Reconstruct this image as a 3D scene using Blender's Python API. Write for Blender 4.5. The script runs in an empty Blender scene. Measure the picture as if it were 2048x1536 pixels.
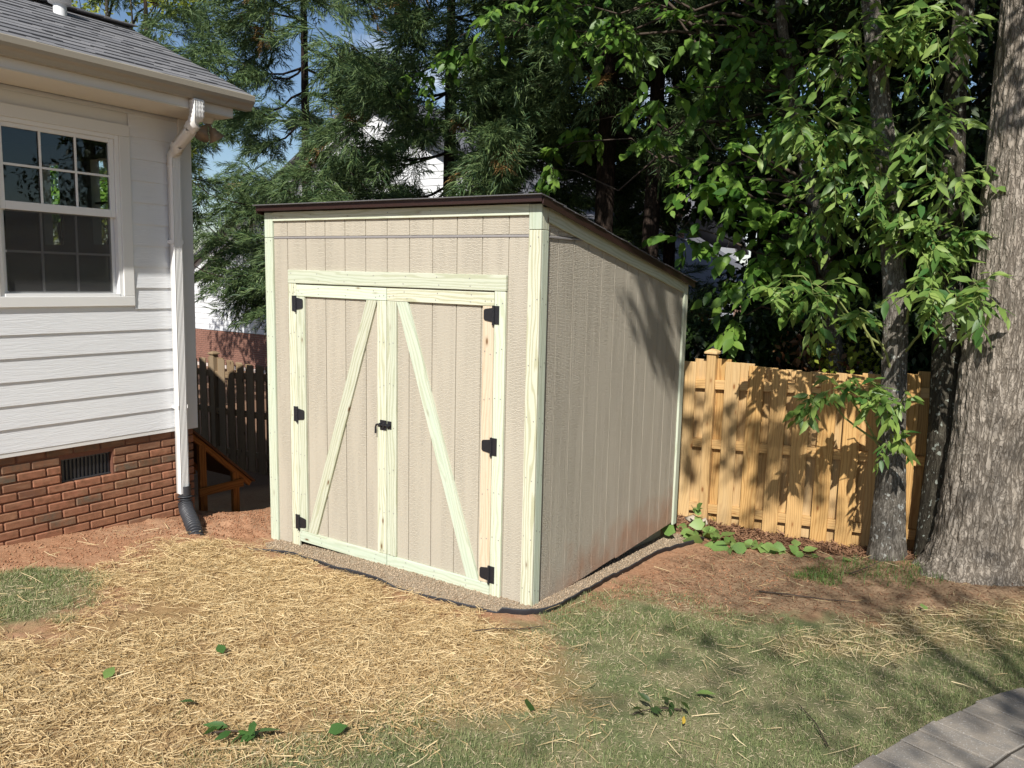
import bpy, bmesh, math, random
import numpy as np
from mathutils import Matrix, Vector

random.seed(7)
rng = np.random.default_rng(7)
sc = bpy.context.scene
COL = sc.collection

# ------------------------------------------------------------------ camera, sky, sun, exposure
CAM = Vector((2.5579, -4.1642, 2.14))
YAW, PITCH, ROLL, FPX = 0.5828, 0.1404, 0.0217, 1592.6
fw = Vector((-math.sin(YAW) * math.cos(PITCH), math.cos(YAW) * math.cos(PITCH), -math.sin(PITCH)))
rt = Vector((math.cos(YAW), math.sin(YAW), 0.0))
up = rt.cross(fw)
r2 = math.cos(ROLL) * rt + math.sin(ROLL) * up
u2 = -math.sin(ROLL) * rt + math.cos(ROLL) * up
cam_data = bpy.data.cameras.new("camera")
cam = bpy.data.objects.new("camera", cam_data)
COL.objects.link(cam)
cam.matrix_world = Matrix(((r2.x, u2.x, -fw.x, CAM.x), (r2.y, u2.y, -fw.y, CAM.y), (r2.z, u2.z, -fw.z, CAM.z), (0, 0, 0, 1)))
cam_data.sensor_width = 36.0
cam_data.lens = 36.0 * FPX / 2048.0
cam_data.clip_start = 0.05
cam_data.clip_end = 3000.0
sc.camera = cam

SUN = Vector((0.26, -0.70, 0.66)).normalized()
EL = math.asin(SUN.z)
AZ = math.atan2(SUN.x, SUN.y)
sun_data = bpy.data.lights.new("sun", 'SUN')
sun_data.energy = 4.6
sun_data.angle = math.radians(0.53)
sun_data.color = (1.0, 0.965, 0.91)
sun = bpy.data.objects.new("sun", sun_data)
COL.objects.link(sun)
sun.rotation_euler = SUN.to_track_quat('Z', 'Y').to_euler()
sun.location = SUN * 40

world = bpy.data.worlds.new("World")
sc.world = world
world.use_nodes = True
wt = world.node_tree
wt.nodes.clear()

sc.view_settings.view_transform = 'Standard'
sc.view_settings.look = 'None'
sc.view_settings.gamma = 1.0
sc.view_settings.use_curve_mapping = False
sc.view_settings.exposure = 0.47
sc.render.engine = 'CYCLES'
sc.cycles.max_bounces = 8
sc.cycles.transparent_max_bounces = 12
sc.cycles.use_denoising = True


# ------------------------------------------------------------------ node helpers
def nd(nt, typ, out=0, props=None, **ins):
    n = nt.nodes.new(typ)
    for k, v in (props or {}).items():
        setattr(n, k, v)
    for k, v in ins.items():
        key = int(k[1:]) if k[0] == 'i' and k[1:].isdigit() else k.replace('_', ' ')
        s = n.inputs[key]
        if isinstance(v, bpy.types.NodeSocket):
            nt.links.new(v, s)
        else:
            s.default_value = v
    return n.outputs[out] if out is not None else n


def c4(c):
    return (c[0], c[1], c[2], 1.0)


def mixc(nt, f, a, b, blend='MIX'):
    n = nt.nodes.new('ShaderNodeMix')
    n.data_type = 'RGBA'
    n.blend_type = blend
    for idx, v in ((0, f), (6, a), (7, b)):
        if isinstance(v, bpy.types.NodeSocket):
            nt.links.new(v, n.inputs[idx])
        else:
            n.inputs[idx].default_value = v if idx == 0 else c4(v)
    return n.outputs[2]


def mth(nt, op, a, b=0.0, c=None, clamp=False):
    n = nt.nodes.new('ShaderNodeMath')
    n.operation = op
    n.use_clamp = clamp
    for i, v in enumerate((a, b) if c is None else (a, b, c)):
        if isinstance(v, bpy.types.NodeSocket):
            nt.links.new(v, n.inputs[i])
        else:
            n.inputs[i].default_value = v
    return n.outputs[0]


def rmp(nt, f, stops):
    n = nt.nodes.new('ShaderNodeValToRGB')
    el = n.color_ramp.elements
    while len(el) < len(stops):
        el.new(0.5)
    for e, (p, c) in zip(el, stops):
        e.position = p
        e.color = c4(c) if not isinstance(c, (int, float)) else (c, c, c, 1)
    nt.links.new(f, n.inputs[0])
    return n.outputs[0]


def mapping(nt, vec, scale=(1, 1, 1), loc=(0, 0, 0)):
    n = nt.nodes.new('ShaderNodeMapping')
    nt.links.new(vec, n.inputs[0])
    n.inputs['Scale'].default_value = scale
    if isinstance(loc, bpy.types.NodeSocket):
        nt.links.new(loc, n.inputs['Location'])
    else:
        n.inputs['Location'].default_value = loc
    return n.outputs[0]


def new_mat(name):
    m = bpy.data.materials.new(name)
    m.use_nodes = True
    m.node_tree.nodes.clear()
    return m, m.node_tree


def finish(nt, shader):
    o = nt.nodes.new('ShaderNodeOutputMaterial')
    nt.links.new(shader, o.inputs['Surface'])


def bsdf(nt, color, rough=0.6, normal=None, spec=0.4, metal=0.0):
    kw = {'Base_Color': color if isinstance(color, bpy.types.NodeSocket) else c4(color), 'Roughness': rough, 'Specular_IOR_Level': spec, 'Metallic': metal}
    if normal is not None:
        kw['Normal'] = normal
    return nd(nt, 'ShaderNodeBsdfPrincipled', **kw)


def bump(nt, h, strength=0.5, dist=0.01, normal=None):
    kw = dict(Height=h, Strength=strength, Distance=dist)
    if normal is not None:
        kw['Normal'] = normal
    return nd(nt, 'ShaderNodeBump', **kw)


def objcoord(nt):
    return nd(nt, 'ShaderNodeTexCoord', out=3)


def objrand(nt):
    return nd(nt, 'ShaderNodeObjectInfo', out=5)


def rand_off(nt):
    """a different offset for each object, so that no two boards share their grain"""
    r = objrand(nt)
    return nd(nt, 'ShaderNodeCombineXYZ', X=mth(nt, 'MULTIPLY', r, 37.0), Y=mth(nt, 'MULTIPLY', r, 91.0), Z=mth(nt, 'MULTIPLY', r, 53.0))


# sky with a few clouds
sky = wt.nodes.new('ShaderNodeTexSky')
sky.sky_type = 'NISHITA'
sky.sun_disc = False
sky.sun_elevation = EL
sky.sun_rotation = AZ
sky.air_density = 1.0
sky.dust_density = 0.3
sky.ozone_density = 3.0
gen = nd(wt, 'ShaderNodeTexCoord', out=0)
cl = nd(wt, 'ShaderNodeTexNoise', Vector=mapping(wt, gen, (1, 1, 2.2), (3.1, 0.4, 1.7)), Scale=2.6, Detail=8.0, Roughness=0.55)
clf = rmp(wt, cl, [(0.58, 0.0), (0.74, 1.0)])
skyc = mixc(wt, clf, sky.outputs[0], (12.0, 12.4, 13.0))
bg = nd(wt, 'ShaderNodeBackground', Color=skyc, Strength=0.072)
wo = wt.nodes.new('ShaderNodeOutputWorld')
wt.links.new(bg, wo.inputs['Surface'])


# ------------------------------------------------------------------ materials
def wood(name, c1, c2, tint=None, knots=True, scale=1.0, rough=0.7, knotc=(0.16, 0.085, 0.035), bumpd=0.0012, kthr=0.055):
    m, nt = new_mat(name)
    oc = mapping(nt, objcoord(nt), (1, 1, 1), rand_off(nt))
    warp = nd(nt, 'ShaderNodeTexNoise', Vector=mapping(nt, oc, (9 * scale, 9 * scale, 1.3 * scale)), Scale=1.0, Detail=3.0)
    gx = mapping(nt, oc, (60 * scale, 30 * scale, 2.2 * scale))
    w2 = nd(nt, 'ShaderNodeVectorMath', props={'operation': 'MULTIPLY_ADD'}, i0=nd(nt, 'ShaderNodeCombineXYZ', X=warp, Y=warp, Z=0.0), i1=(9.0, 9.0, 0.0), i2=gx)
    grain = nd(nt, 'ShaderNodeTexWave', out=1, props={'wave_type': 'BANDS', 'bands_direction': 'X'}, Vector=w2, Scale=0.20, Distortion=1.4, Detail=2.0)
    fine = nd(nt, 'ShaderNodeTexNoise', Vector=mapping(nt, oc, (260 * scale, 200 * scale, 5 * scale)), Scale=1.0, Detail=3.0)
    broad = nd(nt, 'ShaderNodeTexNoise', Vector=mapping(nt, oc, (14, 14, 1.1)), Scale=1.0, Detail=2.0)
    col = mixc(nt, mth(nt, 'MULTIPLY', rmp(nt, grain, [(0.45, 0.0), (0.9, 1.0)]), 0.85), c1, c2)
    col = mixc(nt, mth(nt, 'MULTIPLY', fine, 0.35), col, c2)
    if tint is not None:
        t = mth(nt, 'FRACT', mth(nt, 'MULTIPLY', objrand(nt), 7.31))
        col = mixc(nt, mth(nt, 'MULTIPLY', mth(nt, 'MULTIPLY', t, broad), 1.3, clamp=True), col, tint)
    h = mth(nt, 'ADD', mth(nt, 'MULTIPLY', grain, -0.4), fine)
    if knots:
        vor = nd(nt, 'ShaderNodeTexVoronoi', out=0, Vector=mapping(nt, oc, (9.0, 4.0, 3.4)), Scale=1.0)
        k = rmp(nt, vor, [(0.0, 1.0), (kthr, 0.9), (kthr * 1.9, 0.25), (kthr * 3.2, 0.0)])
        col = mixc(nt, k, col, knotc)
    val = mth(nt, 'ADD', 0.86, mth(nt, 'MULTIPLY', mth(nt, 'FRACT', mth(nt, 'MULTIPLY', objrand(nt), 3.77)), 0.26))
    hsv = nd(nt, 'ShaderNodeHueSaturation', Color=col, Value=val, Saturation=1.0)
    finish(nt, bsdf(nt, hsv, rough, bump(nt, h, 0.5, bumpd), 0.25))
    return m


M = {}
M['treated'] = wood('treated_pine', (0.635, 0.625, 0.495), (0.44, 0.43, 0.275), (0.50, 0.60, 0.48), kthr=0.045)
M['treated_pink'] = wood('treated_pine_pinkish', (0.62, 0.52, 0.37), (0.46, 0.345, 0.21), (0.58, 0.48, 0.36), kthr=0.05)
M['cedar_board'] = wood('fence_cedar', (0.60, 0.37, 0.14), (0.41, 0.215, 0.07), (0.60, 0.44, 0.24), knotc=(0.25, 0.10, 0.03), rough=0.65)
M['fence_shaded'] = wood('fence_shade_tone', (0.30, 0.21, 0.12), (0.20, 0.13, 0.07), (0.34, 0.26, 0.17), knotc=(0.08, 0.05, 0.03))  # same fence wood, darkened to stand for the shade behind the house
M['stained'] = wood('orange_stained_wood', (0.36, 0.15, 0.035), (0.22, 0.085, 0.02), None)
M['plywood_brown'] = wood('brown_plywood', (0.14, 0.065, 0.03), (0.08, 0.035, 0.02), None, knots=False)


def t111(name, base, relief=0.0032):
    m, nt = new_mat(name)
    oc = objcoord(nt)
    pos = nd(nt, 'ShaderNodeNewGeometry', out=0)
    off = nd(nt, 'ShaderNodeVectorMath', props={'operation': 'ADD'}, i0=pos, i1=rand_off(nt))
    colmask = nd(nt, 'ShaderNodeTexNoise', Vector=mapping(nt, off, (16, 16, 1.2)), Scale=1.0, Detail=1.0)
    wv = nd(nt, 'ShaderNodeTexWave', out=1, props={'wave_type': 'BANDS', 'bands_direction': 'Z'}, Vector=mapping(nt, off, (0.5, 0.5, 1.0)), Scale=34.0, Distortion=7.5, Detail=3.0, Detail_Scale=2.2, Detail_Roughness=0.6)
    fine = nd(nt, 'ShaderNodeTexNoise', Vector=mapping(nt, off, (120, 120, 190)), Scale=1.0, Detail=3.0)
    vert = nd(nt, 'ShaderNodeTexNoise', Vector=mapping(nt, off, (55, 55, 2.5)), Scale=1.0, Detail=3.0)
    mk = rmp(nt, colmask, [(0.35, 0.35), (0.65, 0.85)])
    h = mth(nt, 'ADD', mth(nt, 'MULTIPLY', mth(nt, 'MULTIPLY', wv, mk), 0.7), mth(nt, 'ADD', mth(nt, 'MULTIPLY', fine, 0.35), mth(nt, 'MULTIPLY', vert, 0.5)))
    big = nd(nt, 'ShaderNodeTexNoise', Vector=mapping(nt, off, (3, 3, 1.2)), Scale=1.0, Detail=3.0)
    col = mixc(nt, big, base, tuple(x * 0.88 for x in base))
    col = mixc(nt, mth(nt, 'MULTIPLY', rmp(nt, fine, [(0.55, 0.0), (0.8, 1.0)]), 0.22), col, tuple(min(1, x * 1.25) for x in base))
    # red mud splashed on the lowest hand's breadth
    z = nd(nt, 'ShaderNodeSeparateXYZ', out=2, Vector=pos)
    spl = nd(nt, 'ShaderNodeTexNoise', Vector=mapping(nt, pos, (7, 7, 5)), Scale=1.0, Detail=4.0)
    y = nd(nt, 'ShaderNodeSeparateXYZ', out=1, Vector=pos)
    zz = mth(nt, 'SUBTRACT', mth(nt, 'MULTIPLY', spl, 0.62), mth(nt, 'ADD', mth(nt, 'MULTIPLY', y, -0.06), mth(nt, 'ADD', z, 0.09)))
    f = mth(nt, 'MULTIPLY', mth(nt, 'MULTIPLY', mth(nt, 'MULTIPLY', zz, 3.0, clamp=True), mth(nt, 'MULTIPLY', y, 1.6, clamp=True)), 0.55)
    col = mixc(nt, f, col, (0.36, 0.15, 0.07))
    finish(nt, bsdf(nt, col, 0.75, bump(nt, h, 1.0, relief), 0.2))
    return m


M['t111_coarse'] = t111('coarse_sawn_siding', (0.478, 0.43, 0.342), 0.0065)
M['t111'] = t111('rough_sawn_siding', (0.478, 0.43, 0.342))


def painted(name, base, grain=0.0, rough=0.55):
    m, nt = new_mat(name)
    pos = nd(nt, 'ShaderNodeNewGeometry', out=0)
    n1 = nd(nt, 'ShaderNodeTexNoise', Vector=mapping(nt, pos, (3, 1.5, 3)), Scale=1.0, Detail=4.0)
    col = mixc(nt, n1, base, tuple(x * 0.93 for x in base))
    nrm = None
    if grain:
        off = nd(nt, 'ShaderNodeVectorMath', props={'operation': 'ADD'}, i0=pos, i1=rand_off(nt))
        n2 = nd(nt, 'ShaderNodeTexNoise', Vector=mapping(nt, off, (20, 3.5, 75)), Scale=1.0, Detail=3.0, Distortion=0.6)
        n3 = rmp(nt, n2, [(0.40, 0.0), (0.5, 1.0), (0.60, 0.2)])
        nrm = bump(nt, n3, grain, 0.0018)
    finish(nt, bsdf(nt, col, rough, nrm, 0.35))
    return m


M['house_siding'] = painted('white_lap_siding', (0.735, 0.745, 0.755), 0.45)
M['house_trim'] = painted('cream_trim_paint', (0.735, 0.73, 0.705), 0.0)
M['soffit'] = painted('soffit_paint', (0.68, 0.64, 0.55))
M['gutter'] = painted('gutter_enamel', (0.34, 0.305, 0.245), 0.0, 0.35)
M['downspout'] = painted('downspout_enamel', (0.82, 0.81, 0.78), 0.0, 0.35)
M['sash'] = painted('window_vinyl', (0.80, 0.80, 0.79), 0.0, 0.4)
M['nb_white'] = painted('neighbour_white_siding', (0.72, 0.73, 0.74))


def simple(name, col, rough=0.6, metal=0.0, spec=0.4, noise=0.0, nscale=8.0):
    m, nt = new_mat(name)
    c = col
    nrm = None
    if noise:
        t = nd(nt, 'ShaderNodeTexNoise', Vector=objcoord(nt), Scale=nscale, Detail=5.0)
        c = mixc(nt, t, tuple(x * (1 - noise) for x in col), tuple(min(1, x * (1 + noise)) for x in col))
        nrm = bump(nt, t, 0.3, 0.004)
    finish(nt, bsdf(nt, c, rough, nrm, spec, metal))
    return m


M['mortar'] = simple('red_mortar', (0.15, 0.062, 0.038), 0.95, noise=0.25, nscale=40)
M['nb_mortar'] = simple('pale_mortar', (0.55, 0.47, 0.42), 0.95)
M['blackmetal'] = simple('black_powder_coat', (0.016, 0.016, 0.019), 0.38, spec=0.5, noise=0.2, nscale=60)
M['blackplastic'] = simple('black_plastic', (0.04, 0.041, 0.046), 0.45, spec=0.5)
M['edging'] = simple('black_edging', (0.035, 0.036, 0.042), 0.6, noise=0.3, nscale=15)
M['galv'] = simple('grey_flashing', (0.30, 0.28, 0.27), 0.5, metal=0.3)
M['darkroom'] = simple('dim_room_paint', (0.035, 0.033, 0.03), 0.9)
M['browntrim'] = simple('brown_drip_edge', (0.034, 0.016, 0.013), 0.4, noise=0.15, nscale=6)
M['steel_pole'] = simple('galvanised_pole', (0.55, 0.56, 0.58), 0.4, metal=0.5)
M['lamp_shade'] = simple('bronze_lamp', (0.30, 0.23, 0.16), 0.4)
M['concrete'] = simple('rough_concrete', (0.42, 0.36, 0.28), 0.95, noise=0.3, nscale=30)
M['skid'] = simple('greenish_skid_timber', (0.30, 0.29, 0.21), 0.85, noise=0.25, nscale=12)
M['nb_roof'] = simple('neighbour_roof', (0.13, 0.13, 0.145), 0.9, noise=0.2, nscale=30)
M['gravel'] = None


def brickm(name, stops):
    m, nt = new_mat(name)
    oc = mapping(nt, objcoord(nt), (1, 1, 1), rand_off(nt))
    base = rmp(nt, objrand(nt), stops)
    n1 = nd(nt, 'ShaderNodeTexNoise', Vector=oc, Scale=22.0, Detail=5.0)
    n2 = nd(nt, 'ShaderNodeTexNoise', Vector=mapping(nt, oc, (30, 130, 6)), Scale=1.0, Detail=3.0)
    col = mixc(nt, rmp(nt, n1, [(0.35, 0.0), (0.7, 1.0)]), base, (0.19, 0.09, 0.05))
    col = mixc(nt, mth(nt, 'MULTIPLY', rmp(nt, n2, [(0.5, 0.0), (0.75, 1.0)]), 0.35), col, (0.42, 0.26, 0.16))
    ps = nd(nt, 'ShaderNodeNewGeometry', out=0)
    zz = nd(nt, 'ShaderNodeSeparateXYZ', out=2, Vector=ps)
    spl = nd(nt, 'ShaderNodeTexNoise', Vector=ps, Scale=9.0, Detail=4.0)
    f = mth(nt, 'MULTIPLY', mth(nt, 'SUBTRACT', mth(nt, 'MULTIPLY', spl, 0.75), mth(nt, 'ADD', zz, 0.05)), 2.2, clamp=True)
    col = mixc(nt, mth(nt, 'MULTIPLY', f, 0.7), col, (0.36, 0.18, 0.10))
    finish(nt, bsdf(nt, col, 0.85, bump(nt, mth(nt, 'ADD', n2, n1), 0.6, 0.003), 0.2))
    return m


M['brick'] = brickm('wire_cut_brick', [(0.0, (0.35, 0.155, 0.09)), (0.5, (0.28, 0.125, 0.075)), (0.76, (0.30, 0.16, 0.09)), (0.86, (0.17, 0.115, 0.075)), (1.0, (0.12, 0.10, 0.075))])
M['brick_dark'] = brickm('dark_brick', [(0.0, (0.17, 0.085, 0.055)), (0.5, (0.12, 0.08, 0.05)), (1.0, (0.22, 0.10, 0.06))])  # darker bricks, filling the top courses and thinning out below
M['nb_brick'] = simple('neighbour_brick', (0.25, 0.125, 0.09), 0.9, noise=0.3, nscale=3)


def shingle_mat(name, a, b):
    m, nt = new_mat(name)
    oc = mapping(nt, objcoord(nt), (1, 1, 1), rand_off(nt))
    base = mixc(nt, objrand(nt), a, b)
    n1 = nd(nt, 'ShaderNodeTexNoise', Vector=oc, Scale=260.0, Detail=2.0)
    n2 = nd(nt, 'ShaderNodeTexNoise', Vector=oc, Scale=18.0, Detail=3.0)
    col = mixc(nt, mth(nt, 'MULTIPLY', n1, 0.6), base, (0.30, 0.30, 0.31))
    col = mixc(nt, mth(nt, 'MULTIPLY', n2, 0.5), col, (0.09, 0.088, 0.09))
    finish(nt, bsdf(nt, col, 0.95, bump(nt, n1, 0.6, 0.003), 0.15))
    return m


M['shingle'] = shingle_mat('grey_asphalt_shingle', (0.14, 0.14, 0.15), (0.24, 0.235, 0.24))
M['shingle_dark'] = shingle_mat('dark_asphalt_shingle', (0.035, 0.028, 0.026), (0.06, 0.05, 0.045))


def paver_mat():
    m, nt = new_mat('concrete_paver')
    oc = mapping(nt, objcoord(nt), (1, 1, 1), rand_off(nt))
    base = mixc(nt, objrand(nt), (0.29, 0.25, 0.205), (0.39, 0.335, 0.27))
    n1 = nd(nt, 'ShaderNodeTexNoise', Vector=oc, Scale=7.0, Detail=6.0, Roughness=0.65)
    n2 = nd(nt, 'ShaderNodeTexNoise', Vector=oc, Scale=120.0, Detail=3.0)
    col = mixc(nt, rmp(nt, n1, [(0.35, 0.0), (0.65, 1.0)]), base, (0.21, 0.195, 0.175))
    col = mixc(nt, rmp(nt, n2, [(0.62, 0.0), (0.70, 1.0)]), col, (0.48, 0.46, 0.43))
    finish(nt, bsdf(nt, col, 0.9, bump(nt, mth(nt, 'ADD', n1, n2), 0.5, 0.005), 0.2))
    return m


M['paver'] = paver_mat()


def glass_mat(name, refl=1.0):
    m, nt = new_mat(name)
    tr = nd(nt, 'ShaderNodeBsdfTransparent', Color=(0.86, 0.9, 0.88, 1))
    gl = nd(nt, 'ShaderNodeBsdfGlossy', Color=(1, 1, 1, 1), Roughness=0.015)
    fr = mth(nt, 'MULTIPLY', nd(nt, 'ShaderNodeFresnel', IOR=1.5), 1.0 * refl, clamp=True)
    mx = nt.nodes.new('ShaderNodeMixShader')
    nt.links.new(fr, mx.inputs[0])
    nt.links.new(tr, mx.inputs[1])
    nt.links.new(gl, mx.inputs[2])
    finish(nt, mx.outputs[0])
    return m


M['glass'] = glass_mat('window_glass')


def screen_mat():
    m, nt = new_mat('insect_screen')
    tr = nd(nt, 'ShaderNodeBsdfTransparent', Color=(1, 1, 1, 1))
    df = nd(nt, 'ShaderNodeBsdfDiffuse', Color=(0.07, 0.07, 0.07, 1))
    mx = nt.nodes.new('ShaderNodeMixShader')
    mx.inputs[0].default_value = 0.45
    nt.links.new(tr, mx.inputs[1])
    nt.links.new(df, mx.inputs[2])
    finish(nt, mx.outputs[0])
    return m


M['screen'] = screen_mat()


def leaf_mat(name, c1, c2, trans=0.3, rough=0.42, spec=0.45, tcol=None):
    m, nt = new_mat(name)
    r = nd(nt, 'ShaderNodeNewGeometry', out=8)
    r2_ = mth(nt, 'FRACT', mth(nt, 'ADD', r, objrand(nt)))
    col = mixc(nt, r2_, c1, c2)
    p = bsdf(nt, col, rough, None, spec)
    if trans > 0:
        tc = mixc(nt, r2_, tcol or tuple(min(1, x * 1.7) for x in c1), tuple(min(1, x * 1.9) for x in c2))
        t = nd(nt, 'ShaderNodeBsdfTranslucent', Color=tc)
        mx = nt.nodes.new('ShaderNodeMixShader')
        mx.inputs[0].default_value = trans
        nt.links.new(p, mx.inputs[1])
        nt.links.new(t, mx.inputs[2])
        finish(nt, mx.outputs[0])
    else:
        finish(nt, p)
    return m


M['leaf_ash'] = leaf_mat('slender_leaf', (0.045, 0.125, 0.026), (0.25, 0.345, 0.08), 0.3, 0.45, 0.4)
M['leaf_beech'] = leaf_mat('broad_leaf', (0.045, 0.12, 0.018), (0.19, 0.31, 0.05), 0.35, 0.45, 0.4)
M['leaf_cut'] = leaf_mat('cut_leaf', (0.13, 0.23, 0.055), (0.23, 0.33, 0.10), 0.2)
M['leaf_dark'] = leaf_mat('dark_leaf', (0.016, 0.034, 0.009), (0.04, 0.072, 0.017), 0.25)  # albedo set low, standing for the deep shade of the wood
M['leaf_yellow'] = leaf_mat('yellow_green_leaf', (0.22, 0.27, 0.03), (0.30, 0.33, 0.05), 0.35)
M['leaf_red'] = leaf_mat('reddish_leaf', (0.16, 0.06, 0.03), (0.22, 0.12, 0.05), 0.3)
M['needle'] = leaf_mat('cedar_needle', (0.03, 0.07, 0.03), (0.155, 0.215, 0.075), 0.15, 0.55, 0.3)
M['needle_brown'] = leaf_mat('dry_cedar_spray', (0.20, 0.11, 0.04), (0.30, 0.18, 0.07), 0.1, 0.7, 0.2)
M['grass'] = leaf_mat('lawn_blade', (0.075, 0.115, 0.032), (0.30, 0.325, 0.145), 0.15, 0.6, 0.25)
M['grass_tuft'] = leaf_mat('tall_grass', (0.06, 0.12, 0.03), (0.13, 0.2, 0.05), 0.2, 0.5, 0.3)
M['thatch'] = leaf_mat('dry_thatch', (0.36, 0.28, 0.17), (0.56, 0.47, 0.31), 0.0, 0.8, 0.15)
M['straw'] = leaf_mat('wheat_straw', (0.36, 0.23, 0.09), (0.75, 0.575, 0.32), 0.08, 0.5, 0.35)
M['straw_pale'] = leaf_mat('pale_straw', (0.42, 0.31, 0.15), (0.70, 0.57, 0.34), 0.05, 0.5, 0.35)
M['mulch'] = leaf_mat('bark_mulch', (0.13, 0.065, 0.035), (0.30, 0.17, 0.10), 0.0, 0.85, 0.15)
M['gravel'] = leaf_mat('pea_gravel', (0.25, 0.18, 0.115), (0.47, 0.37, 0.26), 0.0, 0.85, 0.2)
M['clod'] = leaf_mat('red_clay_clod', (0.28, 0.13, 0.07), (0.42, 0.23, 0.13), 0.0, 0.95, 0.1)
M['twig'] = simple('brown_twig', (0.06, 0.042, 0.03), 0.85, noise=0.3, nscale=30)
M['twig_green'] = simple('green_twig', (0.22, 0.25, 0.08), 0.7)


def bark(name, c1, c2, crack=(0.03, 0.025, 0.02), sc_=1.0, lichen=None, cdepth=0.012):
    m, nt = new_mat(name)
    pos = nd(nt, 'ShaderNodeNewGeometry', out=0)
    wob = nd(nt, 'ShaderNodeTexNoise', out=1, Vector=mapping(nt, pos, (11 * sc_, 11 * sc_, 7 * sc_)), Scale=1.0, Detail=2.0)

    def furrow(sx, sz, wd):
        v0 = nd(nt, 'ShaderNodeVectorMath', props={'operation': 'MULTIPLY_ADD'}, i0=wob, i1=(0.8, 0.8, 0.6), i2=mapping(nt, pos, (sx * sc_, sx * sc_, sz * sc_)))
        nz = nd(nt, 'ShaderNodeTexNoise', Vector=v0, Scale=1.0, Detail=3.0, Roughness=0.55)
        return rmp(nt, mth(nt, 'ABSOLUTE', mth(nt, 'SUBTRACT', nz, 0.5)), [(0.0, 1.0), (wd * 0.4, 0.75), (wd, 0.0)])

    ck = mth(nt, 'MAXIMUM', furrow(26, 4.5, 0.07), mth(nt, 'MULTIPLY', furrow(30, 17, 0.045), 0.6))
    n1 = nd(nt, 'ShaderNodeTexNoise', Vector=mapping(nt, pos, (26 * sc_, 26 * sc_, 8 * sc_)), Scale=1.0, Detail=6.0, Roughness=0.6)
    n2 = nd(nt, 'ShaderNodeTexNoise', Vector=mapping(nt, pos, (2.2, 2.2, 1.2)), Scale=1.0, Detail=3.0)
    col = mixc(nt, rmp(nt, n1, [(0.3, 0.0), (0.7, 1.0)]), c1, c2)
    col = mixc(nt, mth(nt, 'MULTIPLY', n2, 0.35), col, c1)
    col = mixc(nt, mth(nt, 'MULTIPLY', ck, 0.8), col, crack)
    if lichen is not None:
        ln = nd(nt, 'ShaderNodeTexNoise', Vector=mapping(nt, pos, (30, 30, 22)), Scale=1.0, Detail=3.0)
        col = mixc(nt, rmp(nt, ln, [(0.62, 0.0), (0.66, 1.0)]), col, lichen)
    h = mth(nt, 'SUBTRACT', mth(nt, 'MULTIPLY', n1, 0.5), ck)
    finish(nt, bsdf(nt, col, 0.9, bump(nt, h, 0.8, cdepth), 0.15))
    return m


M['bark_oak'] = bark('grey_oak_bark', (0.255, 0.215, 0.17), (0.44, 0.385, 0.32), (0.085, 0.068, 0.05), 1.1)
M['bark_small'] = bark('speckled_grey_bark', (0.13, 0.112, 0.09), (0.29, 0.265, 0.225), (0.05, 0.042, 0.033), 1.7, (0.42, 0.42, 0.38), 0.006)
M['bark_dark'] = bark('dark_bark', (0.055, 0.047, 0.034), (0.11, 0.10, 0.075), (0.025, 0.02, 0.015), 1.4, (0.34, 0.36, 0.31), 0.006)
M['bark_cedar'] = bark('shade_darkened_cedar_bark', (0.03, 0.02, 0.015), (0.065, 0.045, 0.034), (0.012, 0.009, 0.007), 0.8, None, 0.008)  # bark colour darkened to near black in place of canopy shade

# ground: one material, zones as attributes
m, nt = new_mat('yard_ground')
pos = nd(nt, 'ShaderNodeNewGeometry', out=0)


def attr(n):
    return nd(nt, 'ShaderNodeAttribute', out=2, props={'attribute_name': n})


n_a = nd(nt, 'ShaderNodeTexNoise', Vector=pos, Scale=3.0, Detail=6.0, Roughness=0.6)
n_b = nd(nt, 'ShaderNodeTexNoise', Vector=pos, Scale=45.0, Detail=5.0, Roughness=0.65)
n_c = nd(nt, 'ShaderNodeTexNoise', Vector=pos, Scale=170.0, Detail=3.0)
clay = mixc(nt, rmp(nt, n_b, [(0.3, 0.0), (0.7, 1.0)]), (0.29, 0.14, 0.075), (0.45, 0.255, 0.15))
clay = mixc(nt, mth(nt, 'MULTIPLY', rmp(nt, n_a, [(0.4, 0.0), (0.65, 1.0)]), 0.5), clay, (0.43, 0.28, 0.175))
brown = mixc(nt, rmp(nt, n_b, [(0.3, 0.0), (0.7, 1.0)]), (0.20, 0.125, 0.075), (0.38, 0.265, 0.165))
gr = mixc(nt, rmp(nt, n_c, [(0.3, 0.0), (0.7, 1.0)]), (0.14, 0.145, 0.065), (0.31, 0.27, 0.155))
gr = mixc(nt, rmp(nt, n_a, [(0.42, 0.0), (0.62, 1.0)]), gr, (0.145, 0.165, 0.075))
st = mixc(nt, rmp(nt, n_c, [(0.3, 0.0), (0.7, 1.0)]), (0.20, 0.12, 0.055), (0.42, 0.29, 0.14))
gv = mixc(nt, n_c, (0.26, 0.20, 0.14), (0.42, 0.35, 0.26))
ml = mixc(nt, n_b, (0.12, 0.07, 0.045), (0.24, 0.15, 0.10))
col = clay
for nm, c in (('w_brown', brown), ('w_mulch', ml), ('w_grass', gr), ('w_straw', st), ('w_gravel', gv)):
    col = mixc(nt, attr(nm), col, c)
finish(nt, bsdf(nt, col, 0.95, bump(nt, mth(nt, 'ADD', n_b, mth(nt, 'MULTIPLY', n_c, 0.5)), 0.7, 0.012), 0.1))
M['ground'] = m


# ------------------------------------------------------------------ object helpers
WM = {}


def tag(o, label=None, cat=None, group=None, kind=None):
    if label:
        o['label'] = label
    if cat:
        o['category'] = cat
    if group:
        o['group'] = group
    if kind:
        o['kind'] = kind
    return o


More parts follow.
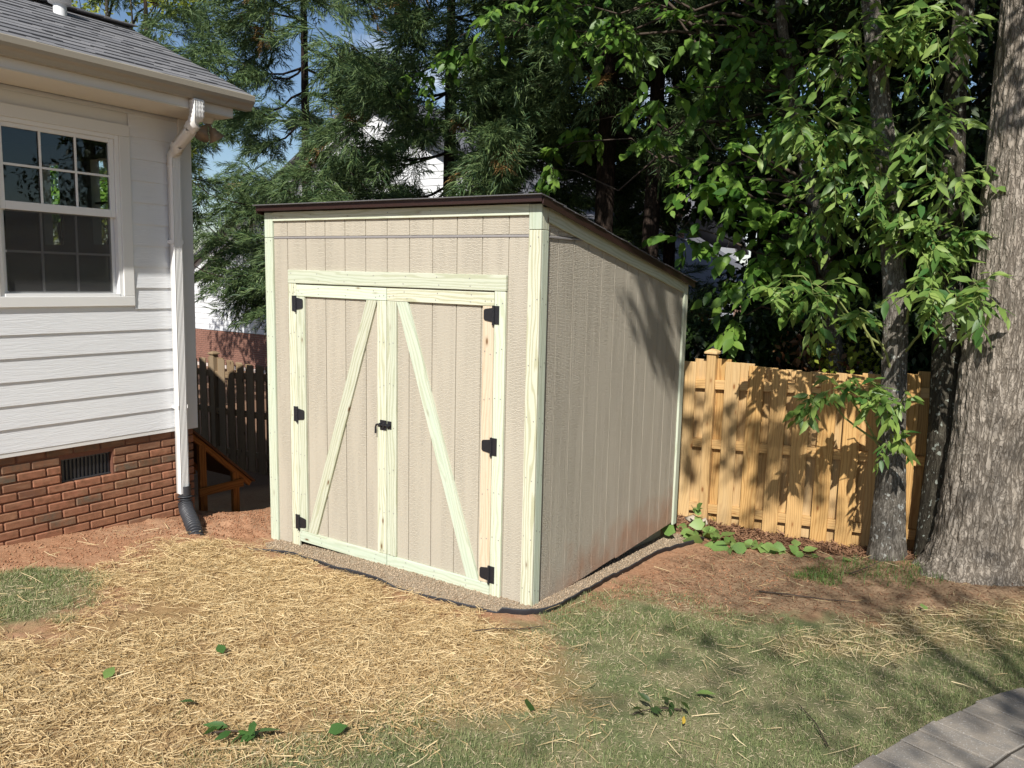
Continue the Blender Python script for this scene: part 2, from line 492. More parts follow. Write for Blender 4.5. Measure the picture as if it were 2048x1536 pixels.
def place(o, mw, parent=None):
    WM[o.name] = mw
    if parent is not None:
        o.parent = parent
        o.matrix_parent_inverse = Matrix.Identity(4)
        o.matrix_basis = WM[parent.name].inverted() @ mw
    else:
        o.matrix_basis = mw
    return o


XF = [Matrix.Identity(4)]


def thing(name, loc, label=None, cat=None, group=None, parent=None):
    o = bpy.data.objects.new(name, None)
    o.empty_display_size = 0.2
    COL.objects.link(o)
    place(o, XF[0] @ Matrix.Translation(Vector(loc)), parent)
    return tag(o, label, cat, group)


def mesh_obj(name, me, mat, mw=None, parent=None, smooth=False):
    if mat is not None and len(me.materials) == 0:
        me.materials.append(mat)
    if smooth:
        me.polygons.foreach_set('use_smooth', [True] * len(me.polygons))
    o = bpy.data.objects.new(name, me)
    COL.objects.link(o)
    place(o, XF[0] @ (mw if mw is not None else Matrix.Identity(4)), parent)
    return o


def np_mesh(name, V, F):
    """V (n,3), F (m,k) all faces with k corners"""
    me = bpy.data.meshes.new(name)
    V = np.asarray(V, dtype=np.float32)
    F = np.asarray(F, dtype=np.int32)
    m_, k = F.shape
    me.vertices.add(len(V))
    me.vertices.foreach_set('co', V.ravel())
    me.loops.add(m_ * k)
    me.loops.foreach_set('vertex_index', F.ravel())
    me.polygons.add(m_)
    me.polygons.foreach_set('loop_start', np.arange(m_, dtype=np.int32) * k)
    me.update(calc_edges=True)
    return me


def py_mesh(name, V, F):
    me = bpy.data.meshes.new(name)
    me.from_pydata([tuple(v) for v in V], [], [tuple(f) for f in F])
    me.update()
    return me


CACHE = {}


def bevel_box_mesh(dx, dy, dz, bev, name, matkey):
    key = (round(dx, 4), round(dy, 4), round(dz, 4), round(bev, 4), matkey)
    if key in CACHE:
        return CACHE[key]
    bm = bmesh.new()
    bmesh.ops.create_cube(bm, size=1.0)
    for v in bm.verts:
        v.co = Vector((v.co.x * dx, v.co.y * dy, v.co.z * dz))
    if bev > 0:
        bmesh.ops.bevel(bm, geom=list(bm.edges), offset=min(bev, 0.3 * min(dx, dy, dz)), segments=1, affect='EDGES')
    me = bpy.data.meshes.new(name)
    bm.to_mesh(me)
    bm.free()
    if matkey:
        me.materials.append(M[matkey])
    CACHE[key] = me
    return me


def axes(origin, x, y, z):
    return Matrix(((x[0], y[0], z[0], origin[0]), (x[1], y[1], z[1], origin[1]), (x[2], y[2], z[2], origin[2]), (0, 0, 0, 1)))


def box(name, parent, lo, hi, mat, bev=0.0025):
    """an axis-aligned box whose own Z runs along its longest side (the grain)"""
    d = [hi[i] - lo[i] for i in range(3)]
    c = [(hi[i] + lo[i]) / 2 for i in range(3)]
    order = sorted(range(3), key=lambda i: d[i])
    e = [Vector((1, 0, 0)), Vector((0, 1, 0)), Vector((0, 0, 1))]
    z, x = e[order[2]], e[order[1]]
    y = z.cross(x)
    me = bevel_box_mesh(d[order[1]], d[order[0]], d[order[2]], bev, name, mat)
    return mesh_obj(name, me, None, axes(c, x, y, z), parent)


def board(name, parent, a, b, width, thick, normal, mat, bev=0.0025):
    a, b = Vector(a), Vector(b)
    z = (b - a).normalized()
    y = Vector(normal)
    y = (y - z * y.dot(z)).normalized()
    x = y.cross(z)
    me = bevel_box_mesh(width, thick, (b - a).length, bev, name, mat)
    return mesh_obj(name, me, None, axes((a + b) / 2, x, y, z), parent)


def joined_boxes(name, parent, boxes, mat):
    V, F = [], []
    for lo, hi in boxes:
        n = len(V)
        V += [(x, y, z) for z in (lo[2], hi[2]) for y in (lo[1], hi[1]) for x in (lo[0], hi[0])]
        F += [(n, n + 2, n + 3, n + 1), (n + 4, n + 5, n + 7, n + 6), (n, n + 1, n + 5, n + 4), (n + 2, n + 6, n + 7, n + 3), (n, n + 4, n + 6, n + 2), (n + 1, n + 3, n + 7, n + 5)]
    return mesh_obj(name, py_mesh(name, V, F), M[mat], None, parent)


def prism(name, parent, pts, y0, y1, axis, mat):
    """polygon pts (2D, counter-clockwise) pushed from y0 to y1 along an axis ('x','y','z')"""
    def mk(p, t):
        return {'x': (t, p[0], p[1]), 'y': (p[0], t, p[1]), 'z': (p[0], p[1], t)}[axis]
    n = len(pts)
    V = [mk(p, y0) for p in pts] + [mk(p, y1) for p in pts]
    F = [tuple(range(n))[::-1], tuple(range(n, 2 * n))] + [(i, (i + 1) % n, n + (i + 1) % n, n + i) for i in range(n)]
    me = py_mesh(name, V, F)
    bm = bmesh.new()
    bm.from_mesh(me)
    bmesh.ops.recalc_face_normals(bm, faces=bm.faces)
    bm.to_mesh(me)
    bm.free()
    return mesh_obj(name, me, M[mat], None, parent)


def sweep_arrays(path, profile, scales, side=None, closed=True):
    """profile: (k,2) in the frame (side, other); one ring for each path point"""
    path = np.asarray(path, float)
    n, k = len(path), len(profile)
    T = np.gradient(path, axis=0)
    T /= np.linalg.norm(T, axis=1)[:, None]
    V = np.empty((n, k, 3))
    s = np.array(side if side is not None else (1, 0, 0), float)
    for i in range(n):
        t = T[i]
        s2 = s - t * s.dot(t)
        if np.linalg.norm(s2) < 1e-4:
            s2 = np.cross(t, (0.3, 0.9, 0.1))
        s2 /= np.linalg.norm(s2)
        if side is None:
            s = s2
        o = np.cross(t, s2)
        V[i] = path[i] + scales[i] * (np.outer(profile[:, 0], s2) + np.outer(profile[:, 1], o))
    idx = np.arange(n * k).reshape(n, k)
    a, b = idx[:-1], idx[1:]
    F = np.stack([a, np.roll(a, -1, 1), np.roll(b, -1, 1), b], -1).reshape(-1, 4)
    return V.reshape(-1, 3), F


def circle(k):
    a = np.linspace(0, 2 * np.pi, k, endpoint=False)
    return np.stack([np.cos(a), np.sin(a)], 1)


class Tubes:
    def __init__(self):
        self.V, self.F, self.n = [], [], 0

    def add(self, path, r, k=6):
        path = np.asarray(path, float)
        r = np.broadcast_to(np.asarray(r, float), (len(path),))
        V, F = sweep_arrays(path, circle(k), r)
        self.V.append(V)
        self.F.append(F + self.n)
        self.n += len(V)

    def build(self, name, mat, parent, smooth=True):
        return mesh_obj(name, np_mesh(name, np.concatenate(self.V), np.concatenate(self.F)), M[mat], None, parent, smooth)


# value noise
_perm = np.random.default_rng(3).integers(0, 2 ** 31, 4096)


def vnoise(P):
    P = np.asarray(P, float)
    I = np.floor(P).astype(np.int64)
    f = P - I
    f = f * f * (3 - 2 * f)
    out = 0
    for c in range(8):
        o = np.array([c & 1, (c >> 1) & 1, (c >> 2) & 1])
        J = I + o
        h = _perm[(J[..., 0] * 73856093 ^ J[..., 1] * 19349663 ^ J[..., 2] * 83492791) & 4095] / 2 ** 31
        w = np.prod(np.where(o == 1, f, 1 - f), axis=-1)
        out = out + w * h
    return out


def fbm(P, oct_=4):
    P = np.asarray(P, float)
    s, a, t = 0, 0.5, 0
    for i in range(oct_):
        s = s + a * vnoise(P * 2 ** i + 17.3 * i)
        t += a
        a *= 0.5
    return s / t


def fb2(X, Y, s, o=4):
    return fbm(np.stack([X * s, Y * s, np.zeros_like(X) + 0.37], -1), o)


def sst(x):
    x = np.clip(x, 0, 1)
    return x * x * (3 - 2 * x)


# ------------------------------------------------------------------ ground
def gz(X, Y, fine=False):
    X = np.asarray(X, float)
    Y = np.asarray(Y, float)
    z = -0.085 * np.clip(Y, -6.0, 4.0) - 0.03 * np.clip(Y - 4.0, 0, 16)
    z = z - 0.58 * sst((-2.75 - X) / 2.6) * sst((Y + 0.35) / 1.1)
    z = z - 0.06 * np.exp(-((X + 2.45) / 0.75) ** 2 - (Y / 0.4) ** 2)
    z = z + 0.16 * np.exp(-((X - 2.6) / 0.9) ** 2 - ((Y - 2.9) / 0.9) ** 2) + 0.03 * sst((X - 0.5) / 2) * sst(Y - 2)
    z = z + 0.06 * np.exp(-((X + 2.88) / 0.22) ** 2 - ((Y - 0.02) / 0.22) ** 2)
    return z


def g1(x, y):
    return float(gz(np.array([x]), np.array([y]))[0])


def pdist(poly, X, Y):
    """signed distance, positive inside"""
    P = np.asarray(poly, float)
    ins = np.zeros(X.shape, bool)
    d = np.full(X.shape, 1e9)
    for (x0, y0), (x1, y1) in zip(P, np.roll(P, -1, 0)):
        ex, ey = x1 - x0, y1 - y0
        t = np.clip(((X - x0) * ex + (Y - y0) * ey) / (ex * ex + ey * ey + 1e-12), 0, 1)
        d = np.minimum(d, np.hypot(X - x0 - t * ex, Y - y0 - t * ey))
        c = ((y0 > Y) != (y1 > Y))
        xi = x0 + (Y - y0) * ex / (ey if abs(ey) > 1e-9 else 1e-9)
        ins ^= c & (X < xi)
    return np.where(ins, d, -d)


STRAW = [(-2.35, -1.32), (-2.62, -0.80), (-2.62, -0.52), (-2.25, -0.40), (-1.41, -0.42), (-0.72, -0.40), (-0.25, -0.36), (0.10, -0.46), (0.42, -0.52), (0.72, -1.0), (0.55, -1.45), (0.2, -1.8), (0.1, -2.3), (-0.2, -3.4), (-2.4, -3.4), (-2.2, -2.5), (-1.72, -2.35), (-1.62, -2.05), (-1.85, -1.70)]
GRASSL = [(-2.78, -2.1), (-2.78, -1.76), (-2.64, -1.58), (-2.36, -1.54), (-1.98, -1.82), (-1.86, -2.05), (-1.95, -2.25), (-2.4, -2.4)]
BARE = [(0.19, 0.04), (0.22, 0.54), (0.22, 1.9), (0.3, 2.5), (1.43, 3.0), (2.02, 2.6), (2.65, 2.93), (3.6, 3.2), (3.6, 2.6), (2.4, 2.05), (1.6, 1.25), (1.19, 0.80), (0.52, 0.69), (0.29, 0.27)]
STRAWR = [(1.40, 0.55), (1.95, 1.55), (2.66, 2.40), (3.4, 2.6), (3.3, 1.8), (2.67, 1.54), (2.29, 1.19), (1.83, 0.60), (1.46, 0.33)]
LAWN = [(0.16, -0.35), (0.28, 0.30), (0.55, 0.72), (1.2, 0.88), (1.6, 1.2), (2.3, 1.9), (2.9, 2.3), (5, 3.2), (6, -5), (-0.1, -5), (-0.15, -2.4), (0.15, -1.75), (0.45, -1.35), (0.62, -1.0), (0.36, -0.55)]
GRAVEL = [(-2.45, -0.02), (-2.38, -0.16), (-2.24, -0.26), (-2.068, -0.28), (-1.738, -0.295), (-1.448, -0.335), (-1.244, -0.325), (-0.819, -0.335), (-0.417, -0.31), (-0.143, -0.25), (0.04, -0.15), (0.125, -0.005), (0.125, 0.33), (0.105, 0.736), (0.105, 1.229), (0.085, 1.767), (0.13, 2.136), (0.2, 2.6), (-2.5, 2.6)]
MULCH = [(-0.3, 2.62), (0.5, 2.75), (1.2, 2.85), (2.0, 3.0), (3.0, 3.1), (5, 3.3), (5, 5), (-3, 5), (-3, 2.7)]
PAVE_EDGE = [(1.82, -1.75), (1.96, -1.15), (2.084, -0.705), (2.187, -0.385), (2.258, -0.199), (2.319, -0.011), (2.397, 0.171), (2.479, 0.375), (2.597, 0.60), (2.73, 0.82), (2.90, 1.06), (3.12, 1.30)]
PATIO = PAVE_EDGE + [(6, 1.3), (6, -4), (1.7, -4)]


def wmask(poly, X, Y, soft=0.12, wob=0.22, s=4.0):
    d = pdist(poly, X, Y) + wob * (fb2(X, Y, s) - 0.5)
    return sst(0.5 + d / (2 * soft))


def stretch(a, b, step, far):
    mid = list(np.arange(a, b + 1e-6, step))
    lo, hi, s = [a], [b], step
    while lo[-1] > -far:
        s *= 1.35
        lo.append(lo[-1] - s)
        hi.append(hi[-1] + s)
    return np.array(lo[:0:-1] + mid + hi[1:])


gx = stretch(-5.0, 4.5, 0.028, 900)
gy = stretch(-4.6, 4.2, 0.028, 900)
GX, GY = np.meshgrid(gx, gy)
fx, fy = GX.ravel(), GY.ravel()
near = (fx > -6) & (fx < 6) & (fy > -6) & (fy < 6)
Z = gz(fx, fy)
w = {k: np.zeros(len(fx)) for k in ('w_straw', 'w_grass', 'w_gravel', 'w_mulch', 'w_brown')}
nx, ny = fx[near], fy[near]
w['w_straw'][near] = np.clip(0.9 * wmask(STRAW, nx, ny, 0.30, 0.9, 7.0) + 0.45 * wmask(STRAWR, nx, ny), 0, 1)
w['w_grass'][near] = np.clip(np.maximum(wmask(LAWN, nx, ny, 0.22, 0.8, 6.0), wmask(GRASSL, nx, ny, 0.14, 0.5, 7.0)), 0, 1)
w['w_gravel'][near] = wmask(GRAVEL, nx, ny, 0.015, 0.03)
w['w_mulch'][near] = wmask(MULCH, nx, ny, 0.12, 0.4)
w['w_brown'][near] = np.clip(wmask(BARE, nx, ny, 0.15, 0.4) * (0.35 + 0.9 * sst((nx - 0.2) / 1.1)), 0, 1)
pat_ = pdist(PATIO, nx, ny) > 0.0
w['w_grass'][near] = np.where(pat_, 0, w['w_grass'][near])
w['w_mulch'][near] = np.where(pat_, 1, w['w_mulch'][near])
w['w_mulch'][~near] = 0.85
bare_n = (1 - w['w_grass'][near]) * (1 - w['w_gravel'][near])
rough_ = fb2(nx, ny, 14.0, 4) - 0.5
claymound = np.exp(-((nx + 3.05) / 0.5) ** 2 - ((ny + 0.1) / 0.45) ** 2)
Z[near] += bare_n * (0.022 + 0.06 * claymound) * rough_ * 1.4 + (1 - bare_n) * 0.010 * rough_
Z[near] += w['w_straw'][near] * 0.03 * (fb2(nx, ny, 5.0, 3) - 0.5)
Z[near] -= 0.075 * sst(pdist(PATIO, nx, ny) / 0.03)
Z[near] += 0.006 * w['w_gravel'][near] * (fb2(nx, ny, 9.0, 3) - 0.5)
ny_, nx_ = GX.shape
idx = np.arange(nx_ * ny_).reshape(ny_, nx_)
F = np.stack([idx[:-1, :-1], idx[:-1, 1:], idx[1:, 1:], idx[1:, :-1]], -1).reshape(-1, 4)
me = np_mesh('ground', np.stack([fx, fy, Z], 1), F)
for k, v in w.items():
    a = me.attributes.new(k, 'FLOAT', 'POINT')
    a.data.foreach_set('value', v.astype(np.float32))
ground = mesh_obj('ground', me, M['ground'], smooth=True)
tag(ground, 'uneven red clay yard with straw, patchy lawn and mulch', kind='structure')
GZ = Z.reshape(GX.shape)


def surf(X, Y):
    """height of the built ground sheet"""
    i = np.clip(np.searchsorted(gx, X) - 1, 0, len(gx) - 2)
    j = np.clip(np.searchsorted(gy, Y) - 1, 0, len(gy) - 2)
    tx = (X - gx[i]) / (gx[i + 1] - gx[i])
    ty = (Y - gy[j]) / (gy[j + 1] - gy[j])
    return (GZ[j, i] * (1 - tx) + GZ[j, i + 1] * tx) * (1 - ty) + (GZ[j + 1, i] * (1 - tx) + GZ[j + 1, i + 1] * tx) * ty


def s1(x, y):
    return float(surf(np.array([x]), np.array([y]))[0])


# ------------------------------------------------------------------ paved patio
patio = thing('paved_patio', (2.6, -0.6, s1(2.6, -0.6)))
tag(patio, 'patio of grey concrete pavers with a curved border row', kind='structure')


def resample(pts, n):
    P = np.asarray(pts, float)
    d = np.r_[0, np.cumsum(np.hypot(*np.diff(P, axis=0).T))]
    t = np.linspace(0, d[-1], n)
    return np.stack([np.interp(t, d, P[:, 0]), np.interp(t, d, P[:, 1])], 1)


edge = resample(PAVE_EDGE, 400)
for _ in range(30):
    edge[1:-1] = (edge[:-2] + edge[1:-1] * 2 + edge[2:]) / 4
tan_ = np.gradient(edge, axis=0)
tan_ /= np.linalg.norm(tan_, axis=1)[:, None]
nor = np.stack([tan_[:, 1], -tan_[:, 0]], 1)
arc = np.r_[0, np.cumsum(np.hypot(*np.diff(edge, axis=0).T))]


def at_arc(s, depth):
    p = np.array([np.interp(s, arc, edge[:, 0]), np.interp(s, arc, edge[:, 1])])
    n_ = np.array([np.interp(s, arc, nor[:, 0]), np.interp(s, arc, nor[:, 1])])
    return p + n_ * depth


rr = random.Random(5)
for row, (d0, d1) in enumerate(((0.0, 0.325), (0.338, 0.60), (0.612, 0.90), (0.912, 1.25))):
    s = 0.02 + 0.07 * row
    while s < arc[-1] - 0.3:
        wd = rr.choice((0.16, 0.21, 0.24)) if row == 0 else rr.choice((0.22, 0.3, 0.36))
        e = 0.0065
        dj = d0 + rr.uniform(-0.012, 0.010) if row == 0 else d0
        q = [at_arc(s + e, dj), at_arc(s + wd - e, dj), at_arc(s + wd - e, d1), at_arc(s + e, d1)]
        c = sum(q) / 4
        top = -0.062 * c[1] + 0.032 + rr.uniform(-0.003, 0.003)
        tl = rr.uniform(-0.006, 0.006)
        V, n = [], 4
        ins = 0.972
        for zz, k in ((-0.05, 1.0), (-0.004, 1.0), (0.0, ins)):
            for p in q:
                pp = (p - c) * k
                V.append((pp[0], pp[1], zz - 0.062 * pp[1] + tl * pp[0]))
        Fp = [(8, 9, 10, 11)] + [(i + 4 * l, (i + 1) % 4 + 4 * l, (i + 1) % 4 + 4 * l + 4, i + 4 * l + 4) for l in (0, 1) for i in range(4)]
        if (q[1] - q[0])[0] * (q[2] - q[1])[1] - (q[1] - q[0])[1] * (q[2] - q[1])[0] < 0:
            Fp = [f[::-1] for f in Fp]
        mesh_obj('paver', py_mesh('paver', V, Fp), M['paver'], Matrix.Translation((c[0], c[1], top)), patio)
        s += wd

M['joint'] = simple('dark_joint_sand', (0.045, 0.038, 0.03), 0.95, noise=0.3, nscale=60)
sa = np.linspace(0.01, arc[-1] - 0.1, 60)
Vj = []
for q_ in sa:
    for dd in (0.012, 0.4, 0.8, 1.24):
        p = at_arc(q_, dd)
        Vj.append((p[0], p[1], -0.062 * p[1] + 0.032 - 0.009))
Fj = [(i * 4 + k, i * 4 + k + 1, i * 4 + k + 5, i * 4 + k + 4) for i in range(59) for k in range(3)]
mesh_obj('joint_sand', py_mesh('joint_sand', Vj, Fj), M['joint'], None, patio)

# ------------------------------------------------------------------ shed
W, D = 2.515, 2.453
ZF, ZT, ZR = 2.356, 2.558, 2.072
shed = thing('garden_shed', (-W / 2, D / 2, -0.05), 'new lean-to garden shed with beige grooved siding and pale green timber trim', 'shed')
TH = 0.019
SY = TH            # face of the front siding
SX = -TH           # face of the side siding
GR = [-2.2766 + i * 0.2032 for i in range(11)]
ed = [-W + 0.02] + GR + [-0.02]
G_ = 0.0033        # half the groove


def roofz(y):
    return ZT + (ZR - ZT) * y / D


box('sheathing', shed, (-W + 0.03, SY + 0.0085, 0.0), (-0.035, SY + 0.02, 2.52), 't111', 0)
DL, DR = -2.168, -0.337     # door opening
for a, b in zip(ed[:-1], ed[1:]):
    a2, b2 = a + G_, b - G_
    box('siding_strip', shed, (a2, SY, ZF + 0.012), (b2, SY + 0.010, 2.53), 't111', 0.001)
    if b2 < DL + 0.04:
        box('siding_strip', shed, (a2, SY, -0.06), (b2, SY + 0.010, ZF - 0.004), 't111', 0.001)
    elif a2 > DR - 0.04:
        box('siding_strip', shed, (a2, SY, -0.03), (b2, SY + 0.010, ZF - 0.004), 't111', 0.001)
    else:
        box('siding_strip', shed, (a2, SY, 2.03), (b2, SY + 0.010, ZF - 0.004), 't111', 0.001)
box('siding_strip', shed, (-2.2766 + G_, SY, -0.05), (-2.19, SY + 0.010, 2.026), 't111', 0.001)
box('siding_strip', shed, (-0.318, SY, -0.03), (GR[10] - G_, SY + 0.010, 2.026), 't111', 0.001)
prism('flashing', shed, [(SY + 0.002, ZF - 0.004), (SY - 0.004, ZF - 0.005), (SY - 0.004, ZF + 0.002), (SY + 0.002, ZF + 0.010)], -W + 0.089, -0.089, 'x', 'galv')

# side siding
gs = [0.2428 + i * 0.2032 for i in range(11)]
ed = [0.03] + gs + [D - 0.02]
box('sheathing', shed, (SX - 0.02, 0.05, -0.02), (SX - 0.009, D - 0.03, 2.06), 't111', 0)


def side_strip(y0, y1, z0, top_y0, top_y1):
    xs = (SX, SX - 0.010)
    V = []
    for x in xs:
        V += [(x, y0, z0), (x, y1, z0), (x, y1, top_y1), (x, y0, top_y0)]
    c = Vector(((xs[0] + xs[1]) / 2, (y0 + y1) / 2, (z0 + top_y0) / 2))
    V = [Vector(v) - c for v in V]
    Fc = [(0, 1, 2, 3), (7, 6, 5, 4), (0, 4, 5, 1), (1, 5, 6, 2), (2, 6, 7, 3), (3, 7, 4, 0)]
    mesh_obj('siding_strip', py_mesh('siding_strip', V, Fc), M['t111_coarse'], Matrix.Translation(c), shed)


for a, b in zip(ed[:-1], ed[1:]):
    a2, b2 = a + G_, b - G_
    zb = -0.04 if a2 < 1.2 else -0.052
    t0, t1 = roofz(a2) - 0.03, roofz(b2) - 0.03
    if t1 > ZF:
        side_strip(a2, b2, zb, ZF - 0.004, ZF - 0.004)
        side_strip(a2, b2, ZF + 0.012, t0, t1)
    else:
        side_strip(a2, b2, zb, min(t0, ZF - 0.004), t1)
prism('flashing', shed, [(SX - 0.002, ZF - 0.004), (SX + 0.010, ZF - 0.006), (SX + 0.010, ZF + 0.003), (SX - 0.002, ZF + 0.010)], 0.092, 0.9, 'y', 'galv')
# other two sides (seen from a step aside)
box('rear_wall', shed, (-W + 0.01, D - 0.03, -0.05), (-0.03, D - 0.018, ZR - 0.02), 't111', 0)
prism('left_wall', shed, [(0.03, -0.05), (D - 0.035, -0.05), (D - 0.035, ZR - 0.03), (0.03, ZT - 0.04)], -W + 0.008, -W + 0.02, 'x', 't111')
for x in (-0.16, -W / 2, -W + 0.12):
    box('skid', shed, (x - 0.045, 0.02, -0.20), (x + 0.045, D - 0.06, -0.055), 'skid', 0.006)

# trim boards
box('corner_trim', shed, (-0.089, 0, -0.005), (0.0, TH, 2.392), 'treated')
box('corner_trim', shed, (-0.089, 0.0005, 2.395), (0.0, TH, 2.547), 'treated')
box('corner_trim', shed, (-W, 0, -0.10), (-W + 0.089, TH, 2.357), 'treated')
box('corner_trim', shed, (-W, 0.0005, 2.360), (-W + 0.089, TH, 2.547), 'treated')
box('corner_trim', shed, (-TH + 0.0005, TH + 0.001, -0.01), (-0.0005, TH + 0.074, 2.392), 'treated')
box('corner_trim', shed, (-TH + 0.0005, TH + 0.001, 2.395), (-0.0005, TH + 0.074, roofz(0.09) - 0.01), 'treated')
box('corner_trim', shed, (-TH, D - 0.075, -0.072), (0.0, D, ZR - 0.004), 'treated')
box('corner_trim', shed, (-W, D - 0.08, -0.072), (-W + 0.02, D, ZR - 0.004), 'treated')
box('top_trim', shed, (-W + 0.0905, 0.001, 2.482), (-0.0905, TH, 2.549), 'treated')
V0, V1 = Vector((-TH / 2, 0.095, roofz(0.095) - 0.052)), Vector((-TH / 2, D - 0.078, roofz(D - 0.078) - 0.052))
board('rake_trim', shed, V0, V1, 0.089, TH - 0.002, (1, 0, 0), 'treated')
box('door_header', shed, (-2.255, -0.003, 2.016), (-0.247, TH, 2.116), 'treated')
box('door_jamb', shed, (-2.256, 0, -0.055), (-2.172, TH, 2.013), 'treated')
box('door_jamb', shed, (-0.334, 0, -0.045), (-0.250, TH, 2.013), 'treated')

# roof
roof = thing('roof', (-W / 2, D / 2, 2.35), parent=shed)
ny_r = Vector((0, D, ZR - ZT)).normalized()
nz_r = Vector((1, 0, 0)).cross(ny_r)


def rp(x, y, h):
    """a point of the roof slope: x across, y down the slope from the front, h above the rafters"""
    return Vector((x, 0, ZT - 0.006)) + ny_r * y + nz_r * h


board('deck', roof, rp(-W / 2, -0.045, 0.012), rp(-W / 2, D + 0.10, 0.012), W + 0.03, 0.016, nz_r, 'browntrim', 0.001)
# brown drip edge along front and rakes
fa = rp(-W / 2, -0.056, 0.0)
box('drip_edge', roof, (-W - 0.022, fa.y - 0.007, ZT - 0.004), (0.035, fa.y + 0.005, ZT + 0.036), 'browntrim', 0.002)
for sx in (0.036, -W - 0.023):
    board('drip_edge', roof, rp(sx, -0.05, 0.004), rp(sx, D + 0.1, 0.004), 0.05, 0.010, (1, 0, 0), 'browntrim', 0.002)
rr = random.Random(11)
ncs = 19
for c in range(ncs):
    y1 = -0.065 + (c + 1) * (D + 0.18) / ncs
    x = -W - 0.032
    while x < 0.045:
        wd = rr.choice((0.5, 0.7, 0.9))
        x1 = min(x + wd, 0.048 + rr.uniform(-0.004, 0.006))
        if 0.048 - x1 < 0.1:
            x1 = 0.048 + rr.uniform(-0.004, 0.006)
        o = board('shingle', roof, rp((x + x1) / 2, y1 - 0.165, 0.027 + rr.uniform(0, 0.003)), rp((x + x1) / 2, y1 + rr.uniform(-0.004, 0.004), 0.031 + rr.uniform(0, 0.005)), x1 - x - 0.004, 0.006, nz_r, 'shingle_dark', 0.0)
        x = x1 + 0.0005
        if x1 > 0.03:
            break


# doors
def shed_door(xl, xr, hinge_right, zb=-0.012, zt=2.006):
    d = thing('shed_door', ((xl + xr) / 2, TH, (zb + zt) / 2), parent=shed)
    sgn = 1 if hinge_right else -1
    sw = 0.086
    hx0, hx1 = (xr - sw, xr) if hinge_right else (xl, xl + sw)
    cx0, cx1 = (xl, xl + sw) if hinge_right else (xr - sw, xr)
    Y0, Y1 = 0.0, TH
    box('top_rail', d, (xl, Y0, zt - 0.087), (xr, Y1, zt), 'treated')
    box('bottom_rail', d, (xl, Y0, zb), (xr, Y1, zb + 0.087), 'treated')
    box('stile', d, (hx0, Y0 + 0.0005, zb + 0.089), (hx1, Y1, zt - 0.089), 'treated_pink' if hinge_right else 'treated')
    box('stile', d, (cx0, Y0 + 0.0005, zb + 0.089), (cx1, Y1, zt - 0.089), 'treated')
    # diagonal brace, ends cut flat on the rails
    zb2, zt2 = zb + 0.0885, zt - 0.0885
    if hinge_right:
        bx0, bx1, tx0, tx1 = hx0 - 0.102, hx0 - 0.002, cx1 + 0.003, cx1 + 0.100
    else:
        bx0, bx1, tx0, tx1 = hx1 + 0.004, hx1 + 0.103, cx0 - 0.102, cx0 - 0.003
    ang = math.atan2((tx0 + tx1 - bx0 - bx1) / 2, zt2 - zb2)
    mwx = Matrix.Translation(((bx0 + bx1 + tx0 + tx1) / 4, TH / 2, (zb2 + zt2) / 2)) @ Matrix.Rotation(ang, 4, 'Y')
    inv = mwx.inverted()
    P = [(bx0, zb2), (bx1, zb2), (tx1, zt2), (tx0, zt2)]
    V = [inv @ Vector((p[0], y, p[1])) for y in (0.001, TH) for p in P]
    Fb = [(0, 1, 2, 3), (7, 6, 5, 4), (0, 4, 5, 1), (1, 5, 6, 2), (2, 6, 7, 3), (3, 7, 4, 0)]
    mesh_obj('brace', py_mesh('brace', V, Fb), M['treated'], mwx, d)
    # grooved siding strips between the rails and stiles
    es = [xl + 0.004] + [g for g in GR if xl + 0.03 < g < xr - 0.03] + [xr - 0.004]
    for a, b in zip(es[:-1], es[1:]):
        box('siding_strip', d, (a + G_, SY, zb + 0.01), (b - G_, SY + 0.008, zt - 0.01), 't111', 0.001)
    # hinges: plate on the jamb, tapered strap on the door
    xe = xr + 0.002 if hinge_right else xl - 0.002
    for hz in (0.143, 1.010, 1.864):
        bm = bmesh.new()

        def addp(pts, y0, y1):
            vs = [bm.verts.new((x, y, z)) for y in (y0, y1) for x, z in pts]
            n = len(pts)
            bm.faces.new(vs[:n])
            bm.faces.new(vs[n:][::-1])
            for i in range(n):
                bm.faces.new((vs[i], vs[n + i], vs[n + (i + 1) % n], vs[(i + 1) % n]))
        s = -sgn
        addp([(0.004 * -s, -0.058), (0.042 * -s, -0.058), (0.042 * -s, 0.058), (0.004 * -s, 0.058)], -0.005, -0.0005)
        addp([(0.006 * s, -0.045), (0.068 * s, -0.036), (0.076 * s, -0.026), (0.076 * s, 0.026), (0.068 * s, 0.036), (0.006 * s, 0.045)], -0.006, -0.0005)
        kn = [(0.0085 * math.cos(t), 0.0085 * math.sin(t)) for t in np.linspace(0, 2 * math.pi, 10, endpoint=False)]
        for z0, z1 in ((-0.066, -0.022), (-0.020, 0.020), (0.022, 0.060)):
            vs = [bm.verts.new((x, y - 0.008, z)) for z in (z0, z1) for x, y in kn]
            bm.faces.new(vs[:10][::-1])
            bm.faces.new(vs[10:])
            for i in range(10):
                bm.faces.new((vs[i], vs[(i + 1) % 10], vs[10 + (i + 1) % 10], vs[10 + i]))
        bmesh.ops.recalc_face_normals(bm, faces=bm.faces)
        mh = bpy.data.meshes.new('hinge')
        bm.to_mesh(mh)
        bm.free()
        mesh_obj('hinge', mh, M['blackmetal'], Matrix.Translation((xe, 0, hz)), d)
    return d


MID = -1.250
door_l = shed_door(-2.168, MID - 0.003, False)
door_r = shed_door(MID + 0.003, -0.338, True)
